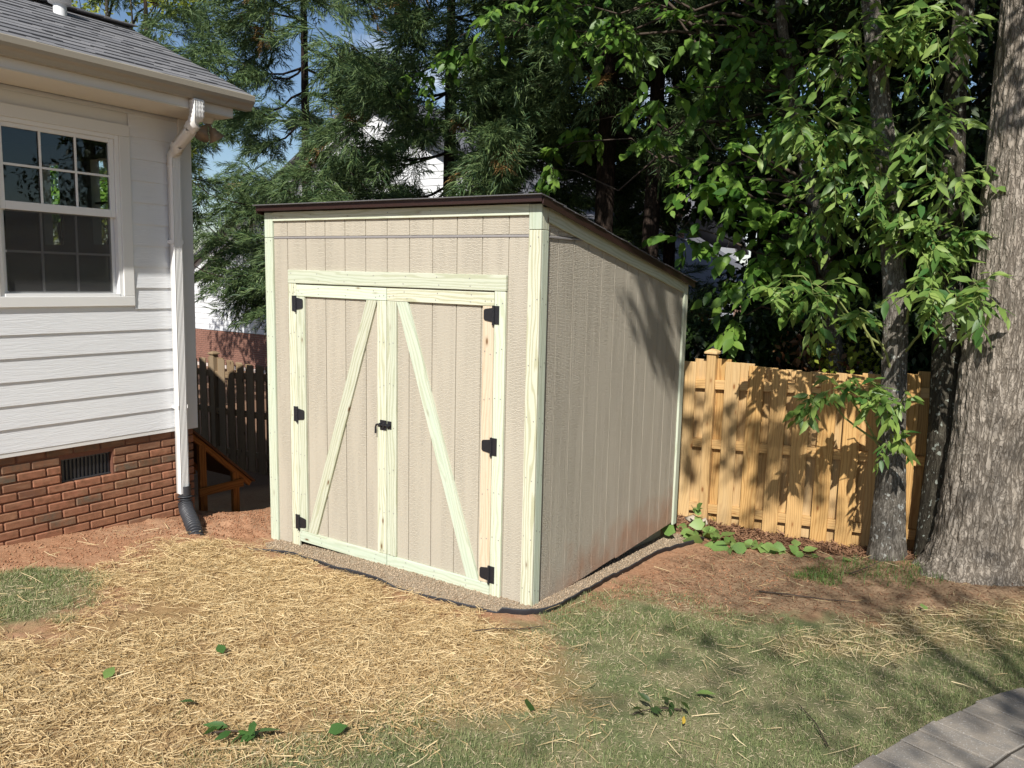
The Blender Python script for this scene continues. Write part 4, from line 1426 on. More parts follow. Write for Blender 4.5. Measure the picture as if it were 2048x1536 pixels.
# flood lights under the back corner of the eave
fl = thing('flood_light', (-3.15, -0.03, 3.29), parent=house)
t = Tubes()
t.add([(-3.15, -0.03, 3.302), (-3.15, -0.03, 3.29), (-3.15, -0.03, 3.255)], [0.055, 0.05, 0.03], 14)
t.build('mounting_plate', 'soffit', fl)
for sy in (-1, 1):
    t = Tubes()
    b0 = Vector((-3.15, -0.03, 3.265))
    dr = Vector((0.10, 0.55 * sy, -0.85)).normalized()
    t.add([b0, b0 + dr * 0.05, b0 + dr * 0.055, b0 + dr * 0.085, b0 + dr * 0.14, b0 + dr * 0.138, b0 + dr * 0.08], [0.012, 0.014, 0.03, 0.036, 0.068, 0.062, 0.02], 16)
    t.build('lamp_shade', 'lamp_shade', fl)

# unseen main body of the house further left, extended to shade the left fence
joined_boxes('hidden_main_wall', house, [((-14.0, -10.0, -1.3), (BR - 0.35, -0.35, 3.15))], 'house_siding')
prism('hidden_main_roof', house, [(-14.4, 3.1), (BR + 0.05, 3.1), (BR + 0.05, 3.16), (-9.9, 5.6), (-14.4, 3.16)], -10.3, -0.05, 'y', 'shingle')
XF[0] = Matrix.Identity(4)

# black corrugated drain pipe on the downspout
p0 = Vector((HX + 0.062, -0.216, 0.29))
hp = [p0 + Vector((0, 0, 0.0)), p0 + Vector((0, 0, -0.10)), Vector((-3.325, -0.225, 0.13)), Vector((-3.24, -0.27, 0.095)), Vector((-3.08, -0.35, 0.085)), Vector((-2.90, -0.44, 0.06)), Vector((-2.80, -0.485, 0.00))]
P = np.array([tuple(v) for v in hp])
d_ = np.r_[0, np.cumsum(np.linalg.norm(np.diff(P, axis=0), axis=1))]
n = 320
tt = np.linspace(0, d_[-1], n)
path = np.stack([np.interp(tt, d_, P[:, i]) for i in range(3)], 1)
for _ in range(240):
    path[1:-1] = (path[:-2] + 2 * path[1:-1] + path[2:]) / 4
rad = 0.050 + 0.010 * np.clip(1.6 * np.sin(tt / 0.030 * 2 * np.pi), -1, 1) * (tt > 0.085)
V, Fq = sweep_arrays(path, circle(22), rad)
tag(mesh_obj('drain_pipe', np_mesh('drain_pipe', V, Fq), M['blackplastic']), 'black corrugated drain pipe fitted under the white downspout', 'drain pipe')

# slanted timber cover behind the house corner
cov = thing('slanted_cover', (-4.2, 0.45, s1(-4.2, 0.45)), 'brown sloping board cover on an orange timber frame behind the house corner', 'cover')


def covz(y):
    return 0.596 - 0.914 * (y - 0.261)


board('slanted_panel', cov, (-4.32, -0.03, covz(-0.03) + 0.012), (-4.32, 0.93, covz(0.93) + 0.012), 0.90, 0.022, (0, 0.67, 0.74), 'plywood_brown', 0.002)
for x in (-3.92, -4.70):
    box('post', cov, (x - 0.019, 0.325, s1(x, 0.36) - 0.03), (x + 0.019, 0.40, covz(0.40) - 0.01), 'stained')
    box('post', cov, (x - 0.019, 0.69, s1(x, 0.72) - 0.03), (x + 0.019, 0.765, covz(0.765) - 0.01), 'stained')
    box('rail', cov, (x + 0.020, 0.30, -0.03), (x + 0.042, 0.80, 0.05), 'stained')
    board('rafter', cov, (x, 0.0, covz(0.0) - 0.04), (x, 0.90, covz(0.90) - 0.04), 0.05, 0.036, (1, 0, 0), 'stained')

# ------------------------------------------------------------------ fences
FY = 3.30


def post_cap(parent, x, y, z, mat):
    V, Fq = [], []
    lv = ((0.048, 0.0), (0.064, 0.008), (0.064, 0.022), (0.044, 0.038), (0.012, 0.052))
    for h, dz in lv:
        V += [(-h, -h, dz), (h, -h, dz), (h, h, dz), (-h, h, dz)]
    for l in range(len(lv) - 1):
        Fq += [(l * 4 + i, l * 4 + (i + 1) % 4, l * 4 + 4 + (i + 1) % 4, l * 4 + 4 + i) for i in range(4)]
    Fq += [(3, 2, 1, 0), tuple(range(len(V) - 4, len(V)))]
    mesh_obj('post_cap', py_mesh('post_cap', V, Fq), M[mat], Matrix.Translation((x, y, z)), parent)


def fence_run(root, posts, top, bot, mat, dip, railz, pitch=0.2245, pw=0.142, seed=1):
    rr = random.Random(seed)
    for x in posts:
        box('post', root, (x - 0.045, FY - 0.045, bot(x) - 0.3), (x + 0.045, FY + 0.045, top(x) + 0.028), mat, 0.004)
        post_cap(root, x, FY, top(x) + 0.028, mat)
    for a, b in zip(posts[:-1], posts[1:]):
        for rz in railz:
            za, zb = top(a) + rz, top(b) + rz
            board('rail', root, (a + 0.046, FY, za), (b - 0.046, FY, zb), 0.089, 0.046, (0, 1, 0), mat)
        npk = round((b - a) / pitch)
        pt = (b - a) / npk
        for i in range(npk):
            for front in (False, True):
                px = a + pt * (i + (1.0 if front else 0.5))
                if front and i == npk - 1:
                    continue
                u = (px - a) / (b - a)
                zt_ = top(a) * (1 - u) + top(b) * u - dip * (1 - (2 * u - 1) ** 2) + rr.uniform(-0.004, 0.004)
                zb_ = bot(px) + rr.uniform(-0.02, 0.01)
                yy = FY + (-1 if front else 1) * (0.0235 + 0.009)
                board('picket', root, (px + rr.uniform(-0.003, 0.003), yy, zb_), (px + rr.uniform(-0.004, 0.004), yy + rr.uniform(-0.002, 0.002), zt_), pw + rr.uniform(-0.002, 0.002), 0.016, (0, -1, 0), mat, 0.002)


fr = thing('wooden_fence', (1.0, FY, s1(1.0, FY)), 'honey coloured shadowbox picket fence with a dipped top right of the shed', 'fence')
fence_run(fr, [-2.45, -0.045, 2.36, 4.77], lambda x: 1.365 + 0.055 * x, lambda x: -0.30 + 0.040 * x, 'cedar_board', 0.125, (-0.265, -0.85, -1.50), seed=4)
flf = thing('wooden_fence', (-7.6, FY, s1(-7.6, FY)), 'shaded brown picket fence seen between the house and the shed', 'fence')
fence_run(flf, [-10.15, -7.745, -5.34], lambda x: 0.78 if x < -7 else 0.86, lambda x: -0.90, 'fence_shaded', 0.10, (-0.26, -0.82, -1.42), seed=9)
tag(pebbles('post_footing', np.array([-0.05, 0.03, -0.11]), np.array([3.12, 3.10, 3.13]), np.random.default_rng(2), (0.06, 0.09), 'concrete', 0.1), 'lumps of spilled concrete at the fence post by the shed', 'concrete')


# ------------------------------------------------------------------ leaves and trees
def leaf_template(hw, fold=0.16, curl=0.12):
    V = np.array([(0, 0, 0), (-hw * 0.85, 0.28, fold * hw), (hw * 0.85, 0.28, fold * hw), (-hw * 0.8, 0.58, fold * hw * 0.8 - curl * 0.3), (hw * 0.8, 0.58, fold * hw * 0.8 - curl * 0.3), (0, 1.0, -curl), (0, 0.28, 0.0), (0, 0.6, -curl * 0.4)])
    F = np.array([(0, 6, 1), (0, 2, 6), (6, 7, 3), (6, 3, 1), (6, 2, 4), (6, 4, 7), (7, 5, 3), (7, 4, 5)])
    return V, F


def leaf_small(hw, fold=0.2):
    V = np.array([(0, 0, 0), (-hw, 0.42, fold * hw), (hw, 0.42, fold * hw), (0, 1, -0.06)])
    F = np.array([(0, 3, 1), (0, 2, 3)])
    return V, F


TPL = {'ash': leaf_template(0.19), 'beech': leaf_template(0.30), 'heart': leaf_template(0.42, 0.1, 0.1), 'far': leaf_small(0.30), 'far_ash': leaf_small(0.2)}


def frames(axis, r, droop_normal=0.9):
    """right-handed frames with y along the leaf and z roughly up"""
    n = len(axis)
    y = axis / np.linalg.norm(axis, axis=1)[:, None]
    upv = np.array([0, 0, 1.0])[None] * droop_normal + r.normal(0, 0.45, (n, 3)) + np.array([0.1, -0.35, 0.0])
    x = np.cross(y, upv)
    x /= np.linalg.norm(x, axis=1)[:, None] + 1e-9
    z = np.cross(x, y)
    return x, y, z


def merge_leaves(name, pos, axis, size, r, tpl, mat, parent=None, fr_=None):
    TV, TF = TPL[tpl]
    x, y, z = frames(axis, r) if fr_ is None else fr_
    n = len(pos)
    V = pos[:, None] + size[:, None, None] * (TV[None, :, :1] * x[:, None] + TV[None, :, 1:2] * y[:, None] + TV[None, :, 2:] * z[:, None])
    F = (TF[None] + (np.arange(n) * len(TV))[:, None, None]).reshape(-1, 3)
    return mesh_obj(name, np_mesh(name, V.reshape(-1, 3), F), M[mat], None, parent)


LEAFM = {}


def leaf_objects(pos, axis, size, r, tpl, mat, parent, maxn=300):
    """the leaves that show largest as objects sharing one mesh, the rest as one joined part"""
    x, y, z = frames(axis, r)
    dv = pos - np.array(CAM)
    dep = dv @ np.array(fw)
    u = 1024 + FPX * (dv @ np.array(r2)) / dep
    v = 768 - FPX * (dv @ np.array(u2)) / dep
    seen = (u > 0) & (u < 2048) & (v > 0) & (v < 1536) & (dep > 0)
    show = np.where(seen, size / dep, 0)
    o_ = np.argsort(-show)
    pick, rest = o_[:maxn], o_[maxn:]
    pick = pick[show[pick] > 0]
    rest = np.setdiff1d(np.arange(len(pos)), pick)
    key = (tpl, mat)
    if key not in LEAFM:
        me = np_mesh('leaf', *TPL[tpl])
        me.materials.append(M[mat])
        LEAFM[key] = me
    inv = WM[parent.name].inverted()
    for i in pick:
        s = float(size[i])
        mw = Matrix(((x[i, 0] * s, y[i, 0] * s, z[i, 0] * s, pos[i, 0]), (x[i, 1] * s, y[i, 1] * s, z[i, 1] * s, pos[i, 1]), (x[i, 2] * s, y[i, 2] * s, z[i, 2] * s, pos[i, 2]), (0, 0, 0, 1)))
        ob = bpy.data.objects.new('leaf', LEAFM[key])
        COL.objects.link(ob)
        ob.parent = parent
        ob.matrix_basis = inv @ mw
    if len(rest):
        ob = merge_leaves('foliage', pos[rest], axis[rest], size[rest], r, tpl, mat, parent, (x[rest], y[rest], z[rest]))
        ob['kind'] = 'stuff'


def twigs(clusters, per_area, leaves, lsize, r, tubes, droop=0.55, tw=(0.25, 0.5), rt_=0.0025):
    """twigs in ball clusters; returns leaf positions, axes, sizes"""
    Pp, Aa, Ss = [], [], []
    for (cx, cy, cz, cr) in clusters:
        nt_ = max(3, int(per_area * cr))
        for _ in range(nt_):
            d = r.normal(0, 1, 3)
            d /= np.linalg.norm(d)
            b = np.array([cx, cy, cz]) + d * cr * r.uniform(0, 0.6) * np.array([1, 0.8, 0.8])
            dirn = d * 0.8 + np.array([0, -0.25, -droop * 0.5]) + r.normal(0, 0.35, 3)
            dirn /= np.linalg.norm(dirn)
            L = r.uniform(*tw) * min(1.0, 0.35 + 1.5 * cr)
            t = np.linspace(0, 1, 5)
            pts = b + dirn * (t * L)[:, None] + np.array([0, 0, -1.0]) * (droop * L * t ** 2 * 0.6)[:, None]
            if tubes is not None:
                tubes.add(pts, np.linspace(rt_, rt_ * 0.4, 5), 4)
            nl = r.integers(leaves[0], leaves[1])
            for k in range(nl):
                q = (k + 0.6) / nl
                p = b + dirn * q * L + np.array([0, 0, -1.0]) * droop * L * q * q * 0.6
                sd_ = np.cross(dirn, (0, 0, 1))
                sd_ /= np.linalg.norm(sd_) + 1e-9
                ax = sd_ * (1 if k % 2 else -1) * 0.75 + dirn * 0.55 + np.array([0, -0.1, -droop]) + r.normal(0, 0.25, 3)
                Pp.append(p)
                Aa.append(ax)
                Ss.append(lsize * r.uniform(0.42, 1.2))
    return np.array(Pp), np.array(Aa), np.array(Ss)


def trunk_mesh(name, path, radii, parent, mat, rough=0.0, segs=40, rings=90, flare=None, rscale=1.0, lump=0.05):
    P = np.asarray(path, float)
    d = np.r_[0, np.cumsum(np.linalg.norm(np.diff(P, axis=0), axis=1))]
    tt = np.linspace(0, d[-1], rings)
    pth = np.stack([np.interp(tt, d, P[:, i]) for i in range(3)], 1)
    rad = np.interp(tt, d, radii)
    for _ in range(max(2, rings // 12)):
        pth[1:-1] = (pth[:-2] + 2 * pth[1:-1] + pth[2:]) / 4
        rad[1:-1] = (rad[:-2] + 2 * rad[1:-1] + rad[2:]) / 4
    a = np.linspace(0, 2 * np.pi, segs, endpoint=False)
    A, T_ = np.meshgrid(a, tt)
    R = np.repeat(rad[:, None], segs, 1)
    q = np.stack([np.cos(A) * 1.3, np.sin(A) * 1.3, T_ * 1.1], -1)
    R = R * (1 + lump * (fbm(q * 1.7, 3) - 0.5) * 2)
    if flare is not None:
        R = R + flare * np.exp(-T_ / 0.16) * (0.55 + 0.9 * (fbm(np.stack([np.cos(A) * 1.6, np.sin(A) * 1.6, T_ * 0.2], -1), 2) - 0.3))
    if rough:
        c = np.stack([np.cos(A) * R * 38 * rscale, np.sin(A) * R * 38 * rscale, T_ * 7 * rscale], -1)
        rd = np.abs(fbm(c, 3) - 0.5) * 2
        R = R + rough * (np.clip(rd * 2.2, 0, 1) - 0.6)
    X = pth[:, None, 0] + np.cos(A) * R
    Y = pth[:, None, 1] + np.sin(A) * R
    Z = np.repeat(pth[:, None, 2], segs, 1)
    idx = np.arange(rings * segs).reshape(rings, segs)
    u_, v_ = idx[:-1], idx[1:]
    F = np.stack([u_, np.roll(u_, -1, 1), np.roll(v_, -1, 1), v_], -1).reshape(-1, 4)
    return mesh_obj(name, np_mesh(name, np.stack([X, Y, Z], -1).reshape(-1, 3), F), M[mat], None, parent, True)


def limb(tubes, a, b, r0, r1, r, sag=0.0, k=7, n=8):
    a, b = np.asarray(a, float), np.asarray(b, float)
    t = np.linspace(0, 1, n)
    L = np.linalg.norm(b - a)
    wob = r.normal(0, 0.03 * L, (n, 3))
    wob[0] = wob[-1] = 0
    pts = a + (b - a) * t[:, None] + wob + np.array([0, 0, 1.0]) * (sag * L * np.sin(t * np.pi))[:, None]
    tubes.add(pts, np.linspace(r0, r1, n), k)


# --- big oak at the right edge
r = np.random.default_rng(51)
ob = (2.35, 2.88)
oak = thing('oak_tree', (ob[0], ob[1], s1(*ob)), 'massive grey oak with furrowed bark and flared base at the right edge', 'tree')
oz = s1(*ob) - 0.12
trunk_mesh('trunk', [(ob[0], ob[1], oz), (ob[0] - 0.02, ob[1], oz + 0.9), (ob[0] - 0.01, ob[1], oz + 2.0), (ob[0] + 0.01, ob[1] + 0.02, oz + 3.2), (ob[0] + 0.0, ob[1] + 0.05, oz + 4.6), (ob[0] + 0.1, ob[1] + 0.1, oz + 7.5)], [0.335, 0.285, 0.262, 0.258, 0.25, 0.17], oak, 'bark_oak', 0.020, 300, 620, 0.30, 0.62, 0.045)
tb = Tubes()
oc = []
for i in range(22):
    th = r.uniform(0, 6.28)
    rr_ = r.uniform(0.8, 3.4)
    c = (ob[0] + 0.3 + math.cos(th) * rr_, ob[1] + 0.8 + math.sin(th) * rr_ * 0.9, r.uniform(5.6, 9.0))
    limb(tb, (ob[0] + 0.03, ob[1] + 0.05, min(7.0, c[2] - 0.9)), c, 0.06, 0.02, r)
    oc.append((*c, r.uniform(0.7, 1.2)))
for c in ((0.5, 0.6, 6.4), (1.3, -0.3, 6.0), (2.1, 0.2, 5.7), (2.9, -0.4, 6.3), (3.7, 0.3, 5.8), (4.4, 0.9, 6.2), (1.9, 1.0, 6.2), (3.2, 1.2, 5.6), (0.9, 1.5, 6.6)):  # unseen leaf clusters added overhead to shade the slim tree and wood
    limb(tb, (ob[0] + 0.03, ob[1] + 0.05, 5.2), c, 0.06, 0.015, r, 0.08)
    oc.append((*c, r.uniform(0.45, 0.75)))
limb(tb, (ob[0] + 0.05, ob[1], 6.0), (2.1, -3.75, 7.5), 0.07, 0.02, r, 0.06)
limb(tb, (2.3, -1.5, 7.2), (2.9, -3.1, 6.9), 0.03, 0.01, r, 0.05)
oc += [(2.05, -3.75, 7.5, 0.30), (1.95, -3.6, 7.75, 0.2), (2.3, -3.7, 7.2, 0.28), (2.9, -3.1, 6.9, 0.40), (3.1, -2.9, 6.6, 0.35)]
P_, A_, S_ = twigs(oc, 40, (8, 13), 0.15, r, None, 0.4, (0.3, 0.7))
tb.build('branch', 'bark_oak', oak)
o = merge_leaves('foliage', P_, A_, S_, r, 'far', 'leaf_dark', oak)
o['kind'] = 'stuff'

# --- slim tree in front of the fence, slender leaves
r = np.random.default_rng(52)
FC = [(1.06, 2.5, 3.24, 0.53), (0.82, 2.4, 3.36, 0.29), (1.35, 2.6, 3.01, 0.45), (1.71, 2.6, 3.28, 0.45), (1.9, 2.7, 2.88, 0.37), (1.58, 2.7, 2.67, 0.37), (1.05, 2.4, 2.0, 0.30), (0.82, 2.4, 2.05, 0.18), (1.38, 2.5, 1.82, 0.16), (1.9, 2.5, 2.1, 0.36), (2.2, 2.3, 2.05, 0.22), (1.22, 2.5, 1.26, 0.17), (1.08, 2.5, 1.12, 0.13), (1.48, 2.6, 1.25, 0.14), (1.74, 2.6, 1.20, 0.17), (1.68, 2.6, 0.90, 0.13), (1.47, 2.7, 4.04, 0.49), (1.81, 2.7, 3.96, 0.45), (1.12, 2.7, 3.94, 0.45), (1.74, 2.7, 2.44, 0.33), (2.0, 2.8, 2.45, 0.29), (1.02, 2.7, 2.76, 0.33)]
fb = (1.66, 2.98)
slim = thing('slim_tree', (fb[0], fb[1], s1(*fb)), 'slim tree with drooping slender leaves in front of the honey coloured fence', 'tree')
fz = s1(*fb) - 0.08
TP = [(fb[0] + 0.01, fb[1], fz), (fb[0] - 0.01, fb[1], fz + 0.7), (1.62, 2.96, 1.0), (1.58, 2.95, 1.9), (1.44, 2.95, 2.9), (1.20, 2.95, 4.3), (1.0, 3.0, 6.2)]
trunk_mesh('trunk', TP, [0.142, 0.120, 0.100, 0.094, 0.086, 0.070, 0.035], slim, 'bark_small', 0.006, 110, 300, 0.045, 1.0, 0.05)
tb = Tubes()
tpa = np.array(TP)
for c in FC:
    zz = max(0.6, c[2] - r.uniform(0.2, 0.6))
    a = [np.interp(zz, tpa[:, 2], tpa[:, i]) for i in range(2)] + [zz]
    limb(tb, a, (c[0], c[1], c[2] + 0.1), 0.012, 0.004, r, 0.06, 6)
P1, A1, S1 = twigs(FC, 46, (7, 11), 0.140, r, tb, 0.5, (0.18, 0.38))
tb.build('branch', 'twig_green', slim)
leaf_objects(P1, A1, S1, r, 'ash', 'leaf_ash', slim)
UP = [(1.2 + r.normal(0, 0.8), 2.9 + r.normal(0, 0.7), r.uniform(4.7, 6.6), r.uniform(0.4, 0.7)) for _ in range(12)]
P_, A_, S_ = twigs(UP, 26, (7, 11), 0.13, r, None)
o = merge_leaves('crown', P_, A_, S_, r, 'far_ash', 'leaf_ash', slim)
o['kind'] = 'stuff'

# --- broad-leaved tree behind the fence
r = np.random.default_rng(53)
EC = [(-0.76, 3.4, 3.84, 0.31), (-0.79, 3.4, 3.46, 0.22), (-0.46, 3.6, 4.5, 0.49), (-1.17, 3.4, 4.6, 0.49), (-1.93, 3.4, 4.75, 0.36), (-2.69, 3.4, 4.97, 0.30), (-3.54, 3.8, 4.81, 0.26), (-4.17, 4.0, 4.58, 0.30), (-4.85, 4.2, 4.57, 0.22), (-0.22, 3.7, 3.98, 0.49), (-0.14, 3.6, 3.26, 0.4), (-0.24, 3.5, 2.97, 0.36), (0.13, 3.6, 2.87, 0.4), (0.33, 3.5, 2.39, 0.4), (0.57, 3.5, 2.3, 0.36), (0.16, 3.5, 2.11, 0.27), (0.6, 3.6, 2.72, 0.44), (0.31, 3.8, 3.58, 0.49), (0.97, 3.7, 2.31, 0.36), (0.14, 3.7, 4.44, 0.49), (0.55, 3.8, 4.14, 0.49), (-2.66, 4.5, 3.51, 0.34), (-2.17, 4.6, 3.85, 0.27), (-3.61, 4.8, 3.28, 0.2), (-0.62, 3.9, 2.51, 0.27), (0.9, 3.9, 3.77, 0.44), (0.1, 3.6, 1.72, 0.22)]
broad = thing('broadleaf_tree', (1.05, 4.1, s1(1.05, 4.1)), 'leaning tree with broad bright leaves rising behind the fence', 'tree')
bz = s1(1.05, 4.1) - 0.1
TP = [(1.05, 4.1, bz), (0.95, 4.08, 1.2), (0.70, 4.0, 2.6), (0.42, 3.95, 3.6), (0.22, 3.9, 4.6), (0.0, 3.9, 6.5)]
trunk_mesh('trunk', TP, [0.10, 0.085, 0.07, 0.06, 0.05, 0.03], broad, 'bark_small', 0.003, 40, 120, 0.04)
tb = Tubes()
tpa = np.array(TP)
for c in EC:
    zz = max(1.4, c[2] - r.uniform(0.0, 0.5))
    a = [np.interp(zz, tpa[:, 2], tpa[:, i]) for i in range(2)] + [zz]
    limb(tb, a, (c[0], c[1], c[2] + 0.1), 0.018, 0.005, r, 0.05, 6)
P1, A1, S1 = twigs(EC, 26, (8, 12), 0.16, r, tb, 0.6, (0.25, 0.5))
tb.build('branch', 'twig', broad)
leaf_objects(P1, A1, S1, r, 'beech', 'leaf_beech', broad)
UP = [(0.0 + r.normal(0, 1.0), 4.0 + r.normal(0, 0.8), r.uniform(4.9, 7.0), r.uniform(0.4, 0.8)) for _ in range(14)]
UP += [(r.uniform(-4.2, 1.5), r.uniform(0.6, 3.6), r.uniform(6.0, 9.4), r.uniform(0.7, 1.1)) for _ in range(44)]  # unseen canopy above the shed, added to darken the trees behind
P_, A_, S_ = twigs(UP, 30, (7, 11), 0.13, r, None)
o = merge_leaves('crown', P_, A_, S_, r, 'far', 'leaf_beech', broad)
o['kind'] = 'stuff'

# --- dark mossy trunk between the slim tree and the oak
r = np.random.default_rng(54)
dk = thing('mossy_tree', (2.03, 3.08, s1(2.03, 3.08)), 'dark lichen spotted trunk between the slim tree and the big oak', 'tree')
trunk_mesh('trunk', [(2.03, 3.10, s1(2.03, 3.08) - 0.1), (2.02, 3.08, 0.8), (1.98, 3.07, 1.6), (1.90, 3.05, 2.5), (1.84, 3.06, 3.6), (1.86, 3.1, 5.5)], [0.165, 0.145, 0.13, 0.10, 0.08, 0.05], dk, 'bark_dark', 0.004, 60, 180, 0.05)
c_ = [(1.86 + r.normal(0, 0.6), 3.1 + r.normal(0, 0.5), r.uniform(4.6, 6.0), 0.5) for _ in range(7)]
tb = Tubes()
for c in c_:
    limb(tb, (1.86, 3.1, 4.4), c[:3], 0.02, 0.006, r)
tb.build('branch', 'bark_dark', dk)
P_, A_, S_ = twigs(c_, 30, (7, 11), 0.13, r, None)
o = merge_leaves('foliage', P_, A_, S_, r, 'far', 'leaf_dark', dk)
o['kind'] = 'stuff'

# --- cedars behind the fence
r = np.random.default_rng(55)


def spray_template(r, L=0.60, nb=14, strands=7):
    V, F = [], []

    def strand(b, d, l, wd):
        s = np.cross(d, r.normal(0, 1, 3))
        s /= np.linalg.norm(s)
        cv = np.array([0, 0, -0.22]) * l + np.array([0, 0.10, 0]) * l
        m = b + d * l * 0.5
        t = b + d * l + cv
        n = len(V)
        V.extend([b - s * wd, b + s * wd, m - s * wd * 0.8, m + s * wd * 0.8, t])
        F.extend([(n, n + 1, n + 3), (n, n + 3, n + 2), (n + 2, n + 3, n + 4)])
    for i in range(nb):
        q = (i + 0.4) / nb
        b = np.array([0, q * L, -0.22 * L * q * q])
        side = 1 if i % 2 else -1
        bl = (0.34 - 0.20 * q) * r.uniform(0.75, 1.2)
        d = np.array([side * r.uniform(0.45, 0.95), r.uniform(0.55, 0.9), r.uniform(-0.35, 0.25)])
        d /= np.linalg.norm(d)
        strand(b, d, bl, 0.005)
        for k in range(strands):
            u_ = (k + 0.5) / strands
            dd = d + r.normal(0, 0.38, 3) + np.array([0, 0.25, 0.05])
            dd /= np.linalg.norm(dd)
            strand(b + d * bl * u_ * 0.85, dd, r.uniform(0.09, 0.18), r.uniform(0.005, 0.008))
    for k in range(8):
        dd = np.array([0, 1, -0.3]) + r.normal(0, 0.3, 3)
        dd /= np.linalg.norm(dd)
        strand(np.array([0, L * 0.85, -0.2 * L]), dd, r.uniform(0.1, 0.2), 0.005)
    return np.array(V), np.array(F)


SPR = [spray_template(r) for _ in range(6)]


def cedar(name, bx, by, h, zlow, reach, trunk_r, label, dens, r, ymin=None, group='tall feathery cedars behind the fences', lowreach=1.0, window=None, extra=()):
    zb = g1(bx, by)
    root = thing(name, (bx, by, zb), label, 'tree', group)
    trunk_mesh('trunk', [(bx, by, zb - 0.1), (bx + 0.02, by, zb + h * 0.4), (bx, by, zb + h)], [trunk_r, trunk_r * 0.75, 0.03], root, 'bark_cedar', 0.005, 44, 120, 0.06, 0.8)
    tb = Tubes()
    pos, ydir, scl = [], [], []
    z = zlow
    todo = [(z0_, th_, L_) for z0_, th_, L_ in extra]
    while z < h - 0.3:
        for _ in range(dens[0]):
            th = r.uniform(0, 6.28)
            L = reach * (1 - 0.62 * (z - zlow) / (h - zlow)) * r.uniform(0.65, 1.1)
            if window is not None and not window(th, z, r):
                continue
            todo.append((z, th, L))
        z += r.uniform(0.34, 0.55)
    if True:
        for z, th, L in todo:
            d = np.array([math.cos(th), math.sin(th), 0])
            t = np.linspace(0, 1, 8)
            rise = r.uniform(-0.25, 0.05)
            pts = np.array([bx, by, z]) + d * (L * t)[:, None] + np.array([0, 0, 1]) * (L * (rise * t + 0.28 * t ** 3 - 0.10 * np.sin(t * 3.1)))[:, None]
            pts += r.normal(0, 0.015, pts.shape)
            tb.add(pts, np.linspace(0.022, 0.004, 8), 5)
            ns = int(dens[1] * L)
            for _k in range(ns):
                q = r.uniform(0.22, 1.0) ** 0.8
                p = np.array([np.interp(q, t, pts[:, i]) for i in range(3)])
                dd = d * r.uniform(0.35, 1.0) + np.cross(d, (0, 0, 1)) * r.normal(0, 0.65) + np.array([0, 0, r.normal(-0.20, 0.35)])
                pos.append(p)
                ydir.append(dd / np.linalg.norm(dd))
                scl.append(r.uniform(0.55, 1.05))
    tb.build('branch', 'bark_cedar', root)
    pos, ydir, scl = np.array(pos), np.array(ydir), np.array(scl)
    x, y, zc = frames(ydir, r, 1.0)
    which = r.integers(0, len(SPR), len(pos))
    brown = r.random(len(pos)) < 0.012
    for nm, mt, sel in (('foliage', 'needle', ~brown), ('dry_foliage', 'needle_brown', brown)):
        Vs, Fs, n0 = [], [], 0
        for k, (TV, TF) in enumerate(SPR):
            i = np.where((which == k) & sel)[0]
            if not len(i):
                continue
            V = pos[i][:, None] + scl[i][:, None, None] * (TV[None, :, :1] * x[i][:, None] + TV[None, :, 1:2] * y[i][:, None] + TV[None, :, 2:] * zc[i][:, None])
            Vs.append(V.reshape(-1, 3))
            Fs.append((TF[None] + (np.arange(len(i)) * len(TV))[:, None, None]).reshape(-1, 3) + n0)
            n0 += len(i) * len(TV)
        if Vs:
            ob = mesh_obj(nm, np_mesh(nm, np.concatenate(Vs), np.concatenate(Fs)), M[mt], None, root)
            ob['kind'] = 'stuff'
    return root


cedar('cedar_tree', -4.75, 5.15, 9.0, 1.45, 2.5, 0.14, 'feathery sunlit cedar right behind the shed roof', (5, 20), r)
cedar('cedar_tree', -7.9, 5.3, 9.5, 1.5, 2.7, 0.11, 'feathery cedar drooping between the house corner and the shed', (4, 17), r, window=lambda th, z, r: r.random() < (0.8 if z < 3.6 else 0.75) and (z > 3.0 or math.cos(th) < -0.35), extra=((2.0, 3.3, 1.9), (2.35, 2.9, 2.2), (2.7, 3.4, 2.3), (1.6, 3.5, 1.3)))
cedar('cedar_tree', -14.6, 6.8, 9.5, 3.2, 3.0, 0.18, 'blue green cedar standing over the house roof', (2, 12), r)
cedar('cedar_tree', -2.42, 5.5, 11.0, 4.0, 2.1, 0.155, 'tall dark straight trunk behind the shed roof, left of two', (3, 12), r)
cedar('cedar_tree', -1.85, 5.75, 11.0, 4.2, 2.1, 0.13, 'tall dark straight trunk behind the shed roof, right of two', (3, 12), r)


cedar('cedar_tree', -4.3, 7.3, 9.5, 1.6, 2.1, 0.12, 'farther dark cedar between the sunlit cedar and the two straight trunks', (3, 13), r)
cedar('cedar_tree', -2.6, 8.2, 9.5, 1.5, 1.8, 0.12, 'farthest dark cedar glimpsed between the two straight trunks', (3, 11), r)


